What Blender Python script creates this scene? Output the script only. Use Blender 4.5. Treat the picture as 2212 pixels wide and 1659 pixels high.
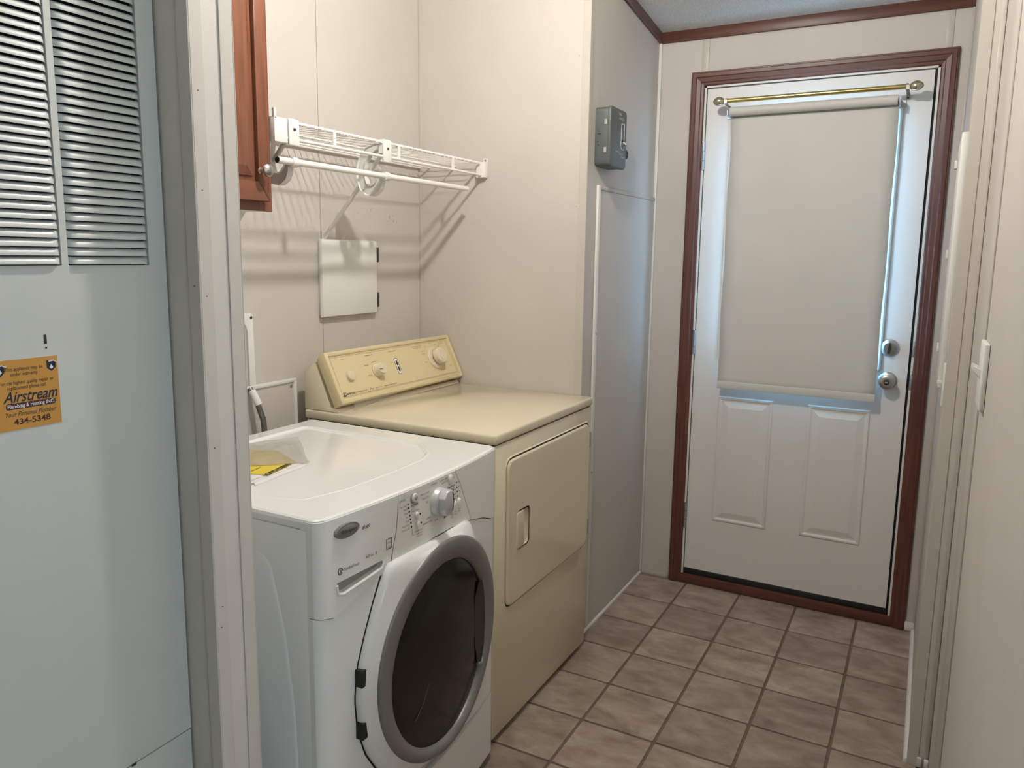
import bpy, bmesh, math, random
from mathutils import Matrix, Vector
random.seed(7)
for o in list(bpy.data.objects): bpy.data.objects.remove(o, do_unlink=True)
SC = bpy.context.scene
COL = SC.collection

# ------------------------------------------------------------------ camera, world, lights, exposure
IW, IH = 2212.0, 1659.0
FPX, CX, CY = 1657.6173, 1113.4452, 805.8275
PITCH, ROLL, YAW = [math.radians(a) for a in (8.7312, 0.8243, -28.1813)]
CAM = Vector((0.8324, -2.9343, 1.4092))
FWD = Vector((math.sin(YAW)*math.cos(PITCH), math.cos(YAW)*math.cos(PITCH), -math.sin(PITCH)))
_r = Vector((math.cos(YAW), -math.sin(YAW), 0)); _u = _r.cross(FWD)
RIGHT = _r*math.cos(ROLL) + _u*math.sin(ROLL); UP = -_r*math.sin(ROLL) + _u*math.cos(ROLL)
cd = bpy.data.cameras.new('camera'); cam = bpy.data.objects.new('camera', cd); COL.objects.link(cam)
cd.sensor_fit = 'HORIZONTAL'; cd.sensor_width = 36.0; cd.lens = 36.0*FPX/IW
cd.shift_x = (IW/2-CX)/IW; cd.shift_y = (CY-IH/2)/IW; cd.clip_start = 0.02; cd.clip_end = 100
M = Matrix((RIGHT, UP, -FWD)).transposed().to_4x4(); M.translation = CAM; cam.matrix_world = M
SC.camera = cam
def PX(x, y, ax, v):                       # photograph pixel -> point on an axis-aligned plane it lies on
    d = RIGHT*((x-CX)/FPX) - UP*((y-CY)/FPX) + FWD
    i = 'XYZ'.index(ax)
    return CAM + d*((v-CAM[i])/d[i])

W = bpy.data.worlds.new('World'); SC.world = W; W.use_nodes = True
bg = W.node_tree.nodes['Background']; bg.inputs[0].default_value = (0.74, 0.88, 1.0, 1); bg.inputs[1].default_value = 23.0
def portal(name, loc, rot, sx, sy):        # marks a real window opening so the sky is sampled through it
    l = bpy.data.lights.new(name, 'AREA'); l.shape = 'RECTANGLE'; l.size = sx; l.size_y = sy
    l.cycles.is_portal = True
    o = bpy.data.objects.new(name, l); COL.objects.link(o); o.location = loc; o.rotation_euler = rot
    return o
SC.view_settings.view_transform = 'Standard'; SC.view_settings.look = 'None'
SC.view_settings.gamma = 1.0; SC.view_settings.use_curve_mapping = False
SC.view_settings.exposure = 0.28
LAMP_STRENGTH = 1060.0
try:
    SC.cycles.use_denoising = True
except Exception:
    pass

# ------------------------------------------------------------------ main dimensions (metres)
YD = 0.2436; XC = -0.2214; XB = -0.9087; YP = -0.479; XR = 0.888; YE = -0.650; XN = 0.94
YA, YB = -2.066, -1.980          # partition between furnace and laundry niche
TILE = 0.2286
def ceil_z(y): return 2.307 + 0.12*(YD-y)

# ------------------------------------------------------------------ materials
def new_mat(name):
    m = bpy.data.materials.new(name); m.use_nodes = True
    return m, m.node_tree, m.node_tree.nodes['Principled BSDF']
def pm(name, col, rough=0.5, metal=0.0, var=0.0, vscale=8.0, bump=0.0, bscale=200.0, coat=0.0, spec=0.5, col2=None, stretch=None, detail=4.0):
    m, nt, b = new_mat(name); N = nt.nodes; L = nt.links
    b.inputs['Roughness'].default_value = rough; b.inputs['Metallic'].default_value = metal
    b.inputs['Specular IOR Level'].default_value = spec
    b.inputs['Coat Weight'].default_value = coat; b.inputs['Coat Roughness'].default_value = 0.08
    b.inputs['Base Color'].default_value = (*col, 1)
    geo = None
    if var > 0 or bump > 0:
        geo = N.new('ShaderNodeNewGeometry'); mp = N.new('ShaderNodeMapping'); L.new(geo.outputs['Position'], mp.inputs['Vector'])
        if stretch: mp.inputs['Scale'].default_value = stretch
    if var > 0:
        nz = N.new('ShaderNodeTexNoise'); nz.inputs['Scale'].default_value = vscale; nz.inputs['Detail'].default_value = detail
        L.new(mp.outputs[0], nz.inputs['Vector'])
        rp = N.new('ShaderNodeValToRGB'); L.new(nz.outputs['Fac'], rp.inputs['Fac'])
        c2 = col2 or tuple(c*(1-var) for c in col)
        rp.color_ramp.elements[0].position = 0.35; rp.color_ramp.elements[1].position = 0.65
        rp.color_ramp.elements[0].color = (*c2, 1); rp.color_ramp.elements[1].color = (*col, 1)
        L.new(rp.outputs[0], b.inputs['Base Color'])
    if bump > 0:
        n2 = N.new('ShaderNodeTexNoise'); n2.inputs['Scale'].default_value = bscale; n2.inputs['Detail'].default_value = 3
        L.new(mp.outputs[0], n2.inputs['Vector'])
        bp = N.new('ShaderNodeBump'); bp.inputs['Strength'].default_value = bump; bp.inputs['Distance'].default_value = 0.002
        L.new(n2.outputs['Fac'], bp.inputs['Height']); L.new(bp.outputs[0], b.inputs['Normal'])
    return m
def wood(name, c1, c2, axis, rough=0.4):
    m, nt, b = new_mat(name); N = nt.nodes; L = nt.links
    g = N.new('ShaderNodeNewGeometry'); mp = N.new('ShaderNodeMapping'); L.new(g.outputs['Position'], mp.inputs['Vector'])
    s = [70.0, 70.0, 70.0]; s['XYZ'.index(axis)] = 5.0; mp.inputs['Scale'].default_value = s
    n = N.new('ShaderNodeTexNoise'); n.inputs['Scale'].default_value = 1.0; n.inputs['Detail'].default_value = 6; n.inputs['Distortion'].default_value = 0.6
    L.new(mp.outputs[0], n.inputs['Vector'])
    r = N.new('ShaderNodeValToRGB'); r.color_ramp.elements[0].position = 0.3; r.color_ramp.elements[1].position = 0.75
    r.color_ramp.elements[0].color = (*c1, 1); r.color_ramp.elements[1].color = (*c2, 1)
    L.new(n.outputs['Fac'], r.inputs['Fac']); L.new(r.outputs[0], b.inputs['Base Color'])
    b.inputs['Roughness'].default_value = rough
    return m
def emis(name, col, s):
    m, nt, b = new_mat(name)
    b.inputs['Base Color'].default_value = (*col, 1); b.inputs['Emission Color'].default_value = (*col, 1); b.inputs['Emission Strength'].default_value = s
    return m
def glass_thin(name, tint, refl=0.08):
    m, nt, b = new_mat(name); N = nt.nodes; L = nt.links
    N.remove(b); t = N.new('ShaderNodeBsdfTransparent'); t.inputs[0].default_value = (*tint, 1)
    g = N.new('ShaderNodeBsdfGlossy'); g.inputs['Roughness'].default_value = 0.02
    mx = N.new('ShaderNodeMixShader'); mx.inputs[0].default_value = refl
    L.new(t.outputs[0], mx.inputs[1]); L.new(g.outputs[0], mx.inputs[2])
    L.new(mx.outputs[0], N['Material Output'].inputs[0])
    return m
def tile_mat():
    m, nt, b = new_mat('vinyl_tile'); N = nt.nodes; L = nt.links
    g = N.new('ShaderNodeNewGeometry'); oi = N.new('ShaderNodeObjectInfo')
    mul = N.new('ShaderNodeVectorMath'); mul.operation = 'ADD'
    cmb = N.new('ShaderNodeCombineXYZ'); sc = N.new('ShaderNodeMath'); sc.operation = 'MULTIPLY'; sc.inputs[1].default_value = 37.0
    L.new(oi.outputs['Random'], sc.inputs[0]); L.new(sc.outputs[0], cmb.inputs[2])
    L.new(g.outputs['Position'], mul.inputs[0]); L.new(cmb.outputs[0], mul.inputs[1])
    mp = N.new('ShaderNodeMapping'); mp.inputs['Scale'].default_value = (9, 15, 9); L.new(mul.outputs[0], mp.inputs['Vector'])
    n = N.new('ShaderNodeTexNoise'); n.inputs['Scale'].default_value = 1.0; n.inputs['Detail'].default_value = 8; n.inputs['Roughness'].default_value = 0.6; n.inputs['Distortion'].default_value = 0.35
    L.new(mp.outputs[0], n.inputs['Vector'])
    r = N.new('ShaderNodeValToRGB'); e = r.color_ramp.elements
    e[0].position = 0.30; e[0].color = (0.200, 0.146, 0.115, 1); e[1].position = 0.72; e[1].color = (0.430, 0.355, 0.295, 1)
    k = e.new(0.5); k.color = (0.310, 0.242, 0.196, 1)
    L.new(n.outputs['Fac'], r.inputs['Fac'])
    hs = N.new('ShaderNodeHueSaturation'); mr = N.new('ShaderNodeMapRange'); mr.inputs['To Min'].default_value = 0.86; mr.inputs['To Max'].default_value = 1.12
    L.new(oi.outputs['Random'], mr.inputs['Value']); L.new(mr.outputs[0], hs.inputs['Value']); L.new(r.outputs[0], hs.inputs['Color'])
    L.new(hs.outputs[0], b.inputs['Base Color'])
    b.inputs['Roughness'].default_value = 0.42
    bp = N.new('ShaderNodeBump'); bp.inputs['Strength'].default_value = 0.25; bp.inputs['Distance'].default_value = 0.001
    L.new(n.outputs['Fac'], bp.inputs['Height']); L.new(bp.outputs[0], b.inputs['Normal'])
    return m
MT = {}
MT['wall'] = pm('wall_vinyl', (0.585, 0.543, 0.492), 0.55, var=0.05, vscale=3.0, bump=0.12, bscale=420)
MT['strip'] = pm('wall_strip', (0.53, 0.492, 0.438), 0.42)
MT['ceiling'] = pm('ceiling_texture', (0.78, 0.78, 0.74), 0.9, var=0.18, vscale=160.0, bump=0.8, bscale=260)
MT['tile'] = tile_mat()
MT['roombounce'] = pm('room_bounce_vinyl', (0.46, 0.40, 0.34), 0.5, var=0.15, vscale=20)  # pale tone chosen to bounce daylight, out of view
MT['grout'] = pm('grout', (0.165, 0.118, 0.088), 0.8, var=0.2, vscale=60)
MT['woodX'] = wood('cherry_trim_x', (0.072, 0.023, 0.014), (0.138, 0.048, 0.031), 'X')
MT['woodY'] = wood('cherry_trim_y', (0.090, 0.040, 0.034), (0.150, 0.070, 0.058), 'Y')
MT['woodZ'] = wood('cherry_trim_z', (0.072, 0.023, 0.014), (0.138, 0.048, 0.031), 'Z')
MT['cab'] = wood('cabinet_maple', (0.125, 0.046, 0.024), (0.205, 0.079, 0.042), 'Z', 0.34)
MT['cabY'] = wood('cabinet_maple_rail', (0.125, 0.046, 0.024), (0.205, 0.079, 0.042), 'Y', 0.34)
MT['white'] = pm('white_paint', (0.74, 0.73, 0.69), 0.4)
MT['door'] = pm('door_white', (0.72, 0.70, 0.66), 0.45, bump=0.05, bscale=500, stretch=(1, 1, 0.08))
MT['shade'] = pm('shade_vinyl', (0.625, 0.622, 0.590), 0.6, bump=0.05, bscale=900, var=0.03, vscale=5)
MT['bouncewhite'] = pm('white_bounce_sheet', (0.82, 0.82, 0.80), 0.6)  # for the unseen bounce sheet added behind the shade
MT['wire'] = pm('white_coated_wire', (0.80, 0.78, 0.74), 0.3)
MT['plastic'] = pm('white_plastic', (0.78, 0.77, 0.73), 0.35)
MT['greyplastic'] = pm('satin_bracket_plastic', (0.72, 0.71, 0.67), 0.3)
MT['washer'] = pm('washer_enamel', (0.84, 0.85, 0.84), 0.12, coat=0.4)
MT['washpanel'] = pm('washer_panel_plastic', (0.83, 0.825, 0.79), 0.28)
MT['silver'] = pm('silver_plastic', (0.215, 0.21, 0.20), 0.36, metal=0.2)
MT['chromeknob'] = pm('knob_silver', (0.66, 0.68, 0.70), 0.28, metal=0.35)
MT['darkknob'] = pm('knob_dark_side', (0.10, 0.10, 0.095), 0.4)
MT['darkglass'] = pm('smoked_glass', (0.014, 0.013, 0.011), 0.14, spec=0.35)
MT['darkglass2'] = pm('black_recess', (0.004, 0.004, 0.004), 0.15)
MT['black'] = pm('black_rubber', (0.008, 0.008, 0.008), 0.6)
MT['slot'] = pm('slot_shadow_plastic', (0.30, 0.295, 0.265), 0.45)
MT['dryer'] = pm('almond_enamel', (0.735, 0.655, 0.485), 0.14, coat=0.3)
MT['console'] = pm('yellowed_console', (0.680, 0.575, 0.340), 0.34)
MT['consoleface'] = pm('console_face', (0.710, 0.595, 0.350), 0.42, var=0.06, vscale=400)
MT['almondknob'] = pm('almond_knob', (0.70, 0.62, 0.46), 0.3)
MT['furnace'] = pm('furnace_enamel', (0.52, 0.53, 0.505), 0.30, bump=0.03, bscale=600)
MT['dark'] = pm('dark_void', (0.012, 0.013, 0.013), 0.9)
MT['sticker'] = pm('orange_sticker', (0.50, 0.245, 0.045), 0.6, var=0.05, vscale=60)
MT['navy'] = pm('navy_ink', (0.012, 0.015, 0.035), 0.6)
MT['maroon'] = pm('maroon_ink', (0.055, 0.012, 0.014), 0.6)
MT['ink'] = pm('black_ink', (0.02, 0.019, 0.018), 0.6)
MT['greyink'] = pm('grey_ink', (0.11, 0.105, 0.095), 0.6)
MT['brownink'] = pm('brown_ink', (0.17, 0.13, 0.06), 0.6)
MT['whiteink'] = pm('white_ink', (0.72, 0.72, 0.72), 0.6)
MT['brass'] = pm('polished_brass', (0.62, 0.50, 0.20), 0.22, metal=1.0)
MT['palebrass'] = pm('pale_brass', (0.60, 0.56, 0.40), 0.25, metal=1.0)
MT['nickel'] = pm('satin_nickel', (0.50, 0.48, 0.45), 0.28, metal=1.0)
MT['chrome'] = pm('chrome', (0.75, 0.75, 0.74), 0.12, metal=1.0)
MT['steel'] = pm('hinge_steel', (0.42, 0.45, 0.48), 0.38, metal=0.8)
MT['darksteel'] = pm('dark_screw', (0.09, 0.085, 0.08), 0.35, metal=0.8)
MT['timer'] = pm('timer_grey_paint', (0.082, 0.092, 0.092), 0.38, bump=0.06, bscale=300)
MT['timer2'] = pm('timer_silver_print', (0.55, 0.57, 0.57), 0.45)
MT['tanmetal'] = pm('worn_plating', (0.50, 0.47, 0.42), 0.35, metal=0.3)
MT['paper'] = pm('white_paper', (0.78, 0.77, 0.75), 0.7)
MT['yellow'] = pm('yellow_card', (0.72, 0.56, 0.05), 0.55)
MT['hose'] = pm('braided_hose', (0.25, 0.24, 0.22), 0.35, metal=0.6, var=0.6, vscale=60, stretch=(6, 6, 1))
MT['stain'] = pm('torn_paper_brown', (0.45, 0.30, 0.12), 0.8)
MT['pane'] = glass_thin('window_pane', (0.93, 0.95, 0.95))
MT['doorpane'] = glass_thin('daylight_tint_pane', (0.44, 0.59, 0.71))  # bluish tint added to dim and cool the daylight glow around the shade
MT['lamp'] = emis('lamp_bulb', (1.0, 0.955, 0.905), LAMP_STRENGTH)
def bag_mat():
    m, nt, b = new_mat('clear_bag'); N = nt.nodes; L = nt.links
    t = N.new('ShaderNodeBsdfTransparent'); t.inputs[0].default_value = (0.93, 0.92, 0.90, 1)
    b.inputs['Base Color'].default_value = (0.74, 0.72, 0.68, 1); b.inputs['Roughness'].default_value = 0.15
    mx = N.new('ShaderNodeMixShader'); mx.inputs[0].default_value = 0.27
    L.new(t.outputs[0], mx.inputs[1]); L.new(b.outputs[0], mx.inputs[2]); L.new(mx.outputs[0], N['Material Output'].inputs[0])
    return m
MT['bag'] = bag_mat()

# ------------------------------------------------------------------ mesh helpers (vertices in world metres)
def bm_new(): return bmesh.new()
def bevel(bm, geom_edges, w, seg=2):
    bmesh.ops.bevel(bm, geom=geom_edges, offset=w, segments=seg, profile=0.5, affect='EDGES', clamp_overlap=True)
def box(bm, x0, x1, y0, y1, z0, z1, bev=0.0, seg=2):
    t = bm_new()
    v = [t.verts.new((x, y, z)) for x in (min(x0, x1), max(x0, x1)) for y in (min(y0, y1), max(y0, y1)) for z in (min(z0, z1), max(z0, z1))]
    for f in ((0, 1, 3, 2), (4, 6, 7, 5), (0, 4, 5, 1), (2, 3, 7, 6), (0, 2, 6, 4), (1, 5, 7, 3)): t.faces.new([v[i] for i in f])
    if bev > 0: bevel(t, t.edges[:], bev, seg)
    merge(bm, t); return bm
def merge(bm, t, mat=None):
    if mat is not None: t.transform(mat)
    me = bpy.data.meshes.new('tmp'); t.to_mesh(me); t.free(); bm.from_mesh(me); bpy.data.meshes.remove(me)
def map3(axis, a, b, c):     # (a,b) in plane, c along axis
    return {'X': (c, a, b), 'Y': (a, c, b), 'Z': (a, b, c)}[axis]
def prism(bm, pts, axis, c0, c1, bev=0.0, seg=2, bev_cap=None):
    t = bm_new(); n = len(pts)
    a = [t.verts.new(map3(axis, p[0], p[1], c0)) for p in pts]; b = [t.verts.new(map3(axis, p[0], p[1], c1)) for p in pts]
    t.faces.new(a); f1 = t.faces.new(b)
    for i in range(n): t.faces.new((a[i], a[(i+1) % n], b[(i+1) % n], b[i]))
    bmesh.ops.recalc_face_normals(t, faces=t.faces[:])
    if bev > 0: bevel(t, list(f1.edges) if bev_cap else t.edges[:], bev, seg)
    merge(bm, t); return bm
def rpoly(pts, r, seg=5):    # polygon with rounded corners
    out = []; n = len(pts)
    for i in range(n):
        p0, p1, p2 = Vector(pts[i-1]), Vector(pts[i]), Vector(pts[(i+1) % n])
        ri = r[i] if isinstance(r, (list, tuple)) else r
        if ri <= 0: out.append(tuple(p1)); continue
        d0 = (p0-p1).normalized(); d1 = (p2-p1).normalized()
        ang = d0.angle(d1); l = min(ri/math.tan(ang/2), (p0-p1).length*.49, (p2-p1).length*.49)
        a = p1+d0*l; b = p1+d1*l
        for k in range(seg+1):
            s = k/seg; q = (1-s)**2*a + 2*s*(1-s)*p1 + s*s*b; out.append((q.x, q.y))
    return out
def rect(a0, a1, b0, b1): return [(a0, b0), (a1, b0), (a1, b1), (a0, b1)]
def frame_of(d):
    d = Vector(d).normalized(); h = Vector((0, 0, 1)) if abs(d.z) < .9 else Vector((1, 0, 0))
    x = h.cross(d).normalized(); return x, d.cross(x), d
def lathe(bm, prof, origin, direction, n=24):   # prof: (radius, distance along direction)
    t = bm_new(); X, Y, D = frame_of(direction); O = Vector(origin); rings = []
    for r, h in prof:
        if r < 1e-6: rings.append([t.verts.new(O+D*h)])
        else: rings.append([t.verts.new(O+D*h+X*(r*math.cos(2*math.pi*k/n))+Y*(r*math.sin(2*math.pi*k/n))) for k in range(n)])
    for A, B in zip(rings[:-1], rings[1:]):
        for k in range(n):
            q = [A[k % len(A)], A[(k+1) % len(A)], B[(k+1) % len(B)], B[k % len(B)]]
            q2 = []
            for v in q:
                if v not in q2: q2.append(v)
            if len(q2) >= 3: t.faces.new(q2)
    if len(rings[0]) > 1: t.faces.new(rings[0])
    if len(rings[-1]) > 1: t.faces.new(rings[-1])
    bmesh.ops.recalc_face_normals(t, faces=t.faces[:]); merge(bm, t); return bm
def cyl(bm, p, q, r, n=16): d = Vector(q)-Vector(p); return lathe(bm, [(r, 0), (r, d.length)], p, d, n)
def tube(bm, pts, r, n=10):
    pts = [Vector(p) for p in pts]; t = bm_new(); rings = []
    for i, p in enumerate(pts):
        d = (pts[min(i+1, len(pts)-1)]-pts[max(i-1, 0)]); X, Y, D = frame_of(d)
        if rings:
            X = (px - D*px.dot(D)).normalized(); Y = D.cross(X)
        px = X
        rings.append([t.verts.new(p+X*(r*math.cos(2*math.pi*k/n))+Y*(r*math.sin(2*math.pi*k/n))) for k in range(n)])
    for A, B in zip(rings[:-1], rings[1:]):
        for k in range(n): t.faces.new((A[k], A[(k+1) % n], B[(k+1) % n], B[k]))
    t.faces.new(rings[0]); t.faces.new(rings[-1]); bmesh.ops.recalc_face_normals(t, faces=t.faces[:]); merge(bm, t); return bm
def grid_surface(bm, rows, cap=False):
    t = bm_new(); V = [[t.verts.new(p) for p in r] for r in rows]
    for A, B in zip(V[:-1], V[1:]):
        for k in range(len(A)-1): t.faces.new((A[k], A[k+1], B[k+1], B[k]))
    bmesh.ops.recalc_face_normals(t, faces=t.faces[:]); merge(bm, t); return bm
def nested(bm, rings):       # closed loops joined one after the other, last one filled
    t = bm_new(); V = [[t.verts.new(p) for p in r] for r in rings]; n = len(V[0])
    for A, B in zip(V[:-1], V[1:]):
        for k in range(n): t.faces.new((A[k], A[(k+1) % n], B[(k+1) % n], B[k]))
    t.faces.new(V[-1]); bmesh.ops.recalc_face_normals(t, faces=t.faces[:]); merge(bm, t); return bm
LOC = {}
def finish(name, me, parent, origin):
    ob = bpy.data.objects.new(name, me); COL.objects.link(ob)
    if parent is not None: ob.parent = parent
    base = LOC[parent] if parent is not None else Vector((0, 0, 0))
    ob.location = Vector(origin)-base; LOC[ob] = Vector(origin); return ob
def obj(name, bm, mat, parent=None, smooth=True, angle=35, origin=None):
    me = bpy.data.meshes.new(name)
    if origin is None:
        xs = [v.co for v in bm.verts]
        lo = Vector([min(c[i] for c in xs) for i in range(3)]); hi = Vector([max(c[i] for c in xs) for i in range(3)])
        origin = Vector(((lo.x+hi.x)/2, (lo.y+hi.y)/2, lo.z))
    bm.transform(Matrix.Translation(-Vector(origin)))
    if smooth:
        for f in bm.faces: f.smooth = True
        lim = math.radians(angle)
        for e in bm.edges:
            if len(e.link_faces) == 2 and e.calc_face_angle(0) > lim: e.smooth = False
    bm.to_mesh(me); bm.free()
    me.materials.append(MT[mat] if isinstance(mat, str) else mat)
    return finish(name, me, parent, origin)
def copy_of(src, origin, parent):
    ob = src.copy(); COL.objects.link(ob); ob.parent = parent
    ob.location = Vector(origin)-(LOC[parent] if parent else Vector((0, 0, 0))); LOC[ob] = Vector(origin); return ob
def thing(name, label, cat, loc, group=None):
    e = bpy.data.objects.new(name, None); COL.objects.link(e); e.location = loc; e.empty_display_size = 0.05
    LOC[e] = Vector(loc); return tag(e, label, cat, group)
def tag(o, label, cat, group=None, kind=None):
    o['label'] = label; o['category'] = cat
    if group: o['group'] = group
    if kind: o['kind'] = kind
    return o
def struct(o, label, cat): return tag(o, label, cat, None, 'structure')
def text(s, size, mat, pos, xdir, ydir, parent, name='lettering', align='CENTER', shear=0.0, sx=1.0, bold=0.0, lift=0.0006, spacing=1.0, width=None):
    cu = bpy.data.curves.new('txt', 'FONT'); cu.body = s; cu.size = size; cu.align_x = align; cu.align_y = 'CENTER'
    cu.shear = shear; cu.offset = bold; cu.resolution_u = 3; cu.space_character = spacing
    to = bpy.data.objects.new('txt', cu); COL.objects.link(to)
    dg = bpy.context.evaluated_depsgraph_get()
    me = bpy.data.meshes.new_from_object(to.evaluated_get(dg)); bpy.data.objects.remove(to, do_unlink=True); bpy.data.curves.remove(cu)
    if width and len(me.vertices):
        xs_ = [v.co.x for v in me.vertices]; sx = width/max(1e-6, max(xs_)-min(xs_))
    X = Vector(xdir).normalized()*sx; Y = Vector(ydir).normalized(); Z = Vector(xdir).normalized().cross(Y)
    m = Matrix(((X.x, Y.x, Z.x, 0), (X.y, Y.y, Z.y, 0), (X.z, Y.z, Z.z, 0), (0, 0, 0, 1)))
    me.transform(m); me.materials.clear(); me.materials.append(MT[mat]); me.name = name
    return finish(name, me, parent, Vector(pos)+Z*lift)
EY, EZ, EX = Vector((0, 1, 0)), Vector((0, 0, 1)), Vector((1, 0, 0))
def screw(parent, pos, normal, r=0.0045, mat='darksteel', name='screw'):
    b = bm_new(); lathe(b, [(r, 0), (r, .0012), (r*.7, .0024), (0, .0028)], pos, normal, 12); return obj(name, b, mat, parent)

# ================================================================== SETTING
# ---- floor with single vinyl tiles, recessed grout
b = bm_new(); box(b, -0.95, 4.2, -6.2, YD+.10, -0.06, -0.0035)
floor = obj('floor', b, 'grout', None, False, origin=(0, 0, -0.06)); struct(floor, 'taupe square-tile vinyl floor with brown grout lines', 'floor')
G = 0.0045
def tile_bm(w, d):
    t = bm_new(); prism(t, rpoly(rect(-w/2, w/2, -d/2, d/2), 0.006, 2), 'Z', 0, 0.0035, 0.0008, 1, True); return t
tproto = None
for i in range(-4, 5):
    for j in range(-13, 1):
        x0 = i*TILE+G; x1 = (i+1)*TILE-G; y0 = j*TILE+G; y1 = (j+1)*TILE-G
        if j < -9 and i < -1: continue
        c = ((x0+x1)/2, (y0+y1)/2, -0.0035)
        if tproto is None:
            t = tile_bm(x1-x0, y1-y0); t.transform(Matrix.Translation(c)); tproto = obj('tile', t, 'tile', floor, origin=c)
        else: copy_of(tproto, c, floor)
sl = None
for i in range(-1, 4):
    c = (i*TILE+TILE/2, 0.5*(TILE+G+YD), -0.0035)
    if sl is None:
        t = tile_bm(TILE-2*G, YD-TILE-G+.004); t.transform(Matrix.Translation(c)); sl = obj('tile', t, 'tile', floor, origin=c)
    else: copy_of(sl, c, floor)

b = bm_new(); box(b, XN+.11, 4.09, -6.09, -2.21, -0.0034, 0.0); box(b, XC+.01, XN+.11, -6.09, -3.05, -0.0034, 0.0)
obj('room_bounce_floor', b, 'roombounce', floor, False)  # unseen pale floor, added to bounce more daylight into the hall
# ---- ceiling, sloping up away from the door wall
b = bm_new(); t = bm_new()
def slab(b, pts, th=0.06):
    t = bm_new(); lo = [t.verts.new(p) for p in pts]; hi = [t.verts.new((p[0], p[1], p[2]+th)) for p in pts]
    t.faces.new(lo); t.faces.new(hi); n = len(pts)
    for k in range(n): t.faces.new((lo[k], lo[(k+1) % n], hi[(k+1) % n], hi[k]))
    bmesh.ops.recalc_face_normals(t, faces=t.faces[:]); merge(b, t)
slab(b, [(-1.0, YD+.1, ceil_z(YD+.1)), (4.2, YD+.1, ceil_z(YD+.1)), (4.2, -6.2, ceil_z(-6.2)), (-1.0, -6.2, ceil_z(-6.2))])
ceiling = obj('ceiling', b, 'ceiling', None, False); struct(ceiling, 'pale grey textured ceiling sloping up from the door wall', 'ceiling')

# ---- walls
def wall(name, x0, x1, y0, y1, ztop0=None, ztop1=None, label='', mat='wall', z0=0.0):
    """box whose top follows the sloped ceiling"""
    b = bm_new(); t = bm_new()
    v = []
    for x in (x0, x1):
        for y in (y0, y1):
            for z in (z0, (ztop0 if ztop0 else ceil_z(y))): v.append(t.verts.new((x, y, z)))
    for f in ((0, 1, 3, 2), (4, 6, 7, 5), (0, 4, 5, 1), (2, 3, 7, 6), (0, 2, 6, 4), (1, 5, 7, 3)): t.faces.new([v[i] for i in f])
    bmesh.ops.recalc_face_normals(t, faces=t.faces[:]); merge(b, t)
    o = obj(name, b, mat, None, False); struct(o, label, 'wall'); return o
# door wall: pieces around the opening, one object
DX0, DX1, DZ1 = -0.034, 0.806, 2.094
b = bm_new()
for (x0, x1, z0, z1) in ((XC-.1, DX0, 0, 2.31), (DX1, XN+.1, 0, 2.31), (DX0, DX1, DZ1, 2.31)): box(b, x0, x1, YD, YD+.10, z0, z1)
wall_door = obj('wall_door', b, 'wall', None, False); struct(wall_door, 'beige panel wall around the white exterior door', 'wall')
wall_back = wall('wall_back', XB-.08, XB-.004, -2.75, YP+.01, label='beige panel wall behind the washer and dryer')
# two wall panels with an open joint at the stud
for (y0, y1) in ((YB, -1.0247), (-1.0223, YP)):
    t = bm_new(); v = []
    for x in (XB-.004, XB):
        for y in (y0, y1):
            for z in (0.0, ceil_z(y)): v.append(t.verts.new((x, y, z)))
    for f in ((0, 1, 3, 2), (4, 6, 7, 5), (0, 4, 5, 1), (2, 3, 7, 6), (0, 2, 6, 4), (1, 5, 7, 3)): t.faces.new([v[i] for i in f])
    bmesh.ops.recalc_face_normals(t, faces=t.faces[:]); b = bm_new(); merge(b, t); obj('wall_panel', b, 'wall', wall_back, False)
b = bm_new(); box(b, XB-.0045, XB-.0035, -1.026, -1.021, 0, 2.3); obj('joint', b, 'dark', wall_back, False)
wall_part = wall('wall_partition', XB, XC, YP, YP+.085, label='beige end wall of the laundry niche beside the dryer')
wall_side = wall('wall_left', XC-.09, XC, YP+.085, YD, label='beige wall with the grey timer box')
wall_right = wall('wall_right', XR, XR+.12, YE, YD, label='beige right wall between the exterior door and the near partition')
wall_near = wall('wall_near', XN, XN+.10, -2.20, YE, label='beige near wall carrying the double light switch')
wall_mid = wall('wall_middle', XB, XC, YA, YB, label='narrow beige partition between furnace closet and washer')
wall_clos = wall('wall_closet', XB, XC, -2.70, -2.60, label='beige far side wall of the furnace closet')
wall_hall = wall('wall_hall', XC-.1, XC, -6.2, -2.70, label='beige hall wall beyond the furnace closet')
wall_rear = wall('wall_rear', XC-.1, 4.2, -6.2, -6.1, label='beige rear wall of the adjoining room')
wall_cross = wall('wall_cross', XN+.10, 4.2, -2.20, -2.12, label='beige cross wall of the adjoining room')
# adjoining room window wall (source of the cool daylight)
WY0, WY1, WZ0, WZ1 = -3.90, -2.75, 1.05, 1.95
b = bm_new()
for (y0, y1, z0, z1) in ((-6.2, WY0, 0, 2.9), (WY1, -2.12, 0, 2.7), (WY0, WY1, 0, WZ0), (WY0, WY1, WZ1, 2.75)): box(b, 4.1, 4.2, y0, y1, z0, z1)
ww = obj('wall_window', b, 'wall', None, False); struct(ww, 'beige outer wall with the large window in the adjoining room', 'wall')
b = bm_new()
for (y0, y1, z0, z1) in ((WY0, WY1, WZ0, WZ0+.05), (WY0, WY1, WZ1-.05, WZ1), (WY0, WY0+.05, WZ0, WZ1), (WY1-.05, WY1, WZ0, WZ1), (-3.35, -3.30, WZ0, WZ1)): box(b, 4.11, 4.17, y0, y1, z0, z1, .004)
win = obj('window_1', b, 'white', None); struct(win, 'white framed sliding window in the adjoining room', 'window')
for (y0, y1) in ((WY0+.05, -3.35), (-3.30, WY1-.05)):
    b = bm_new(); box(b, 4.138, 4.142, y0, y1, WZ0+.05, WZ1-.05); obj('pane', b, 'pane', win, False)
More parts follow.
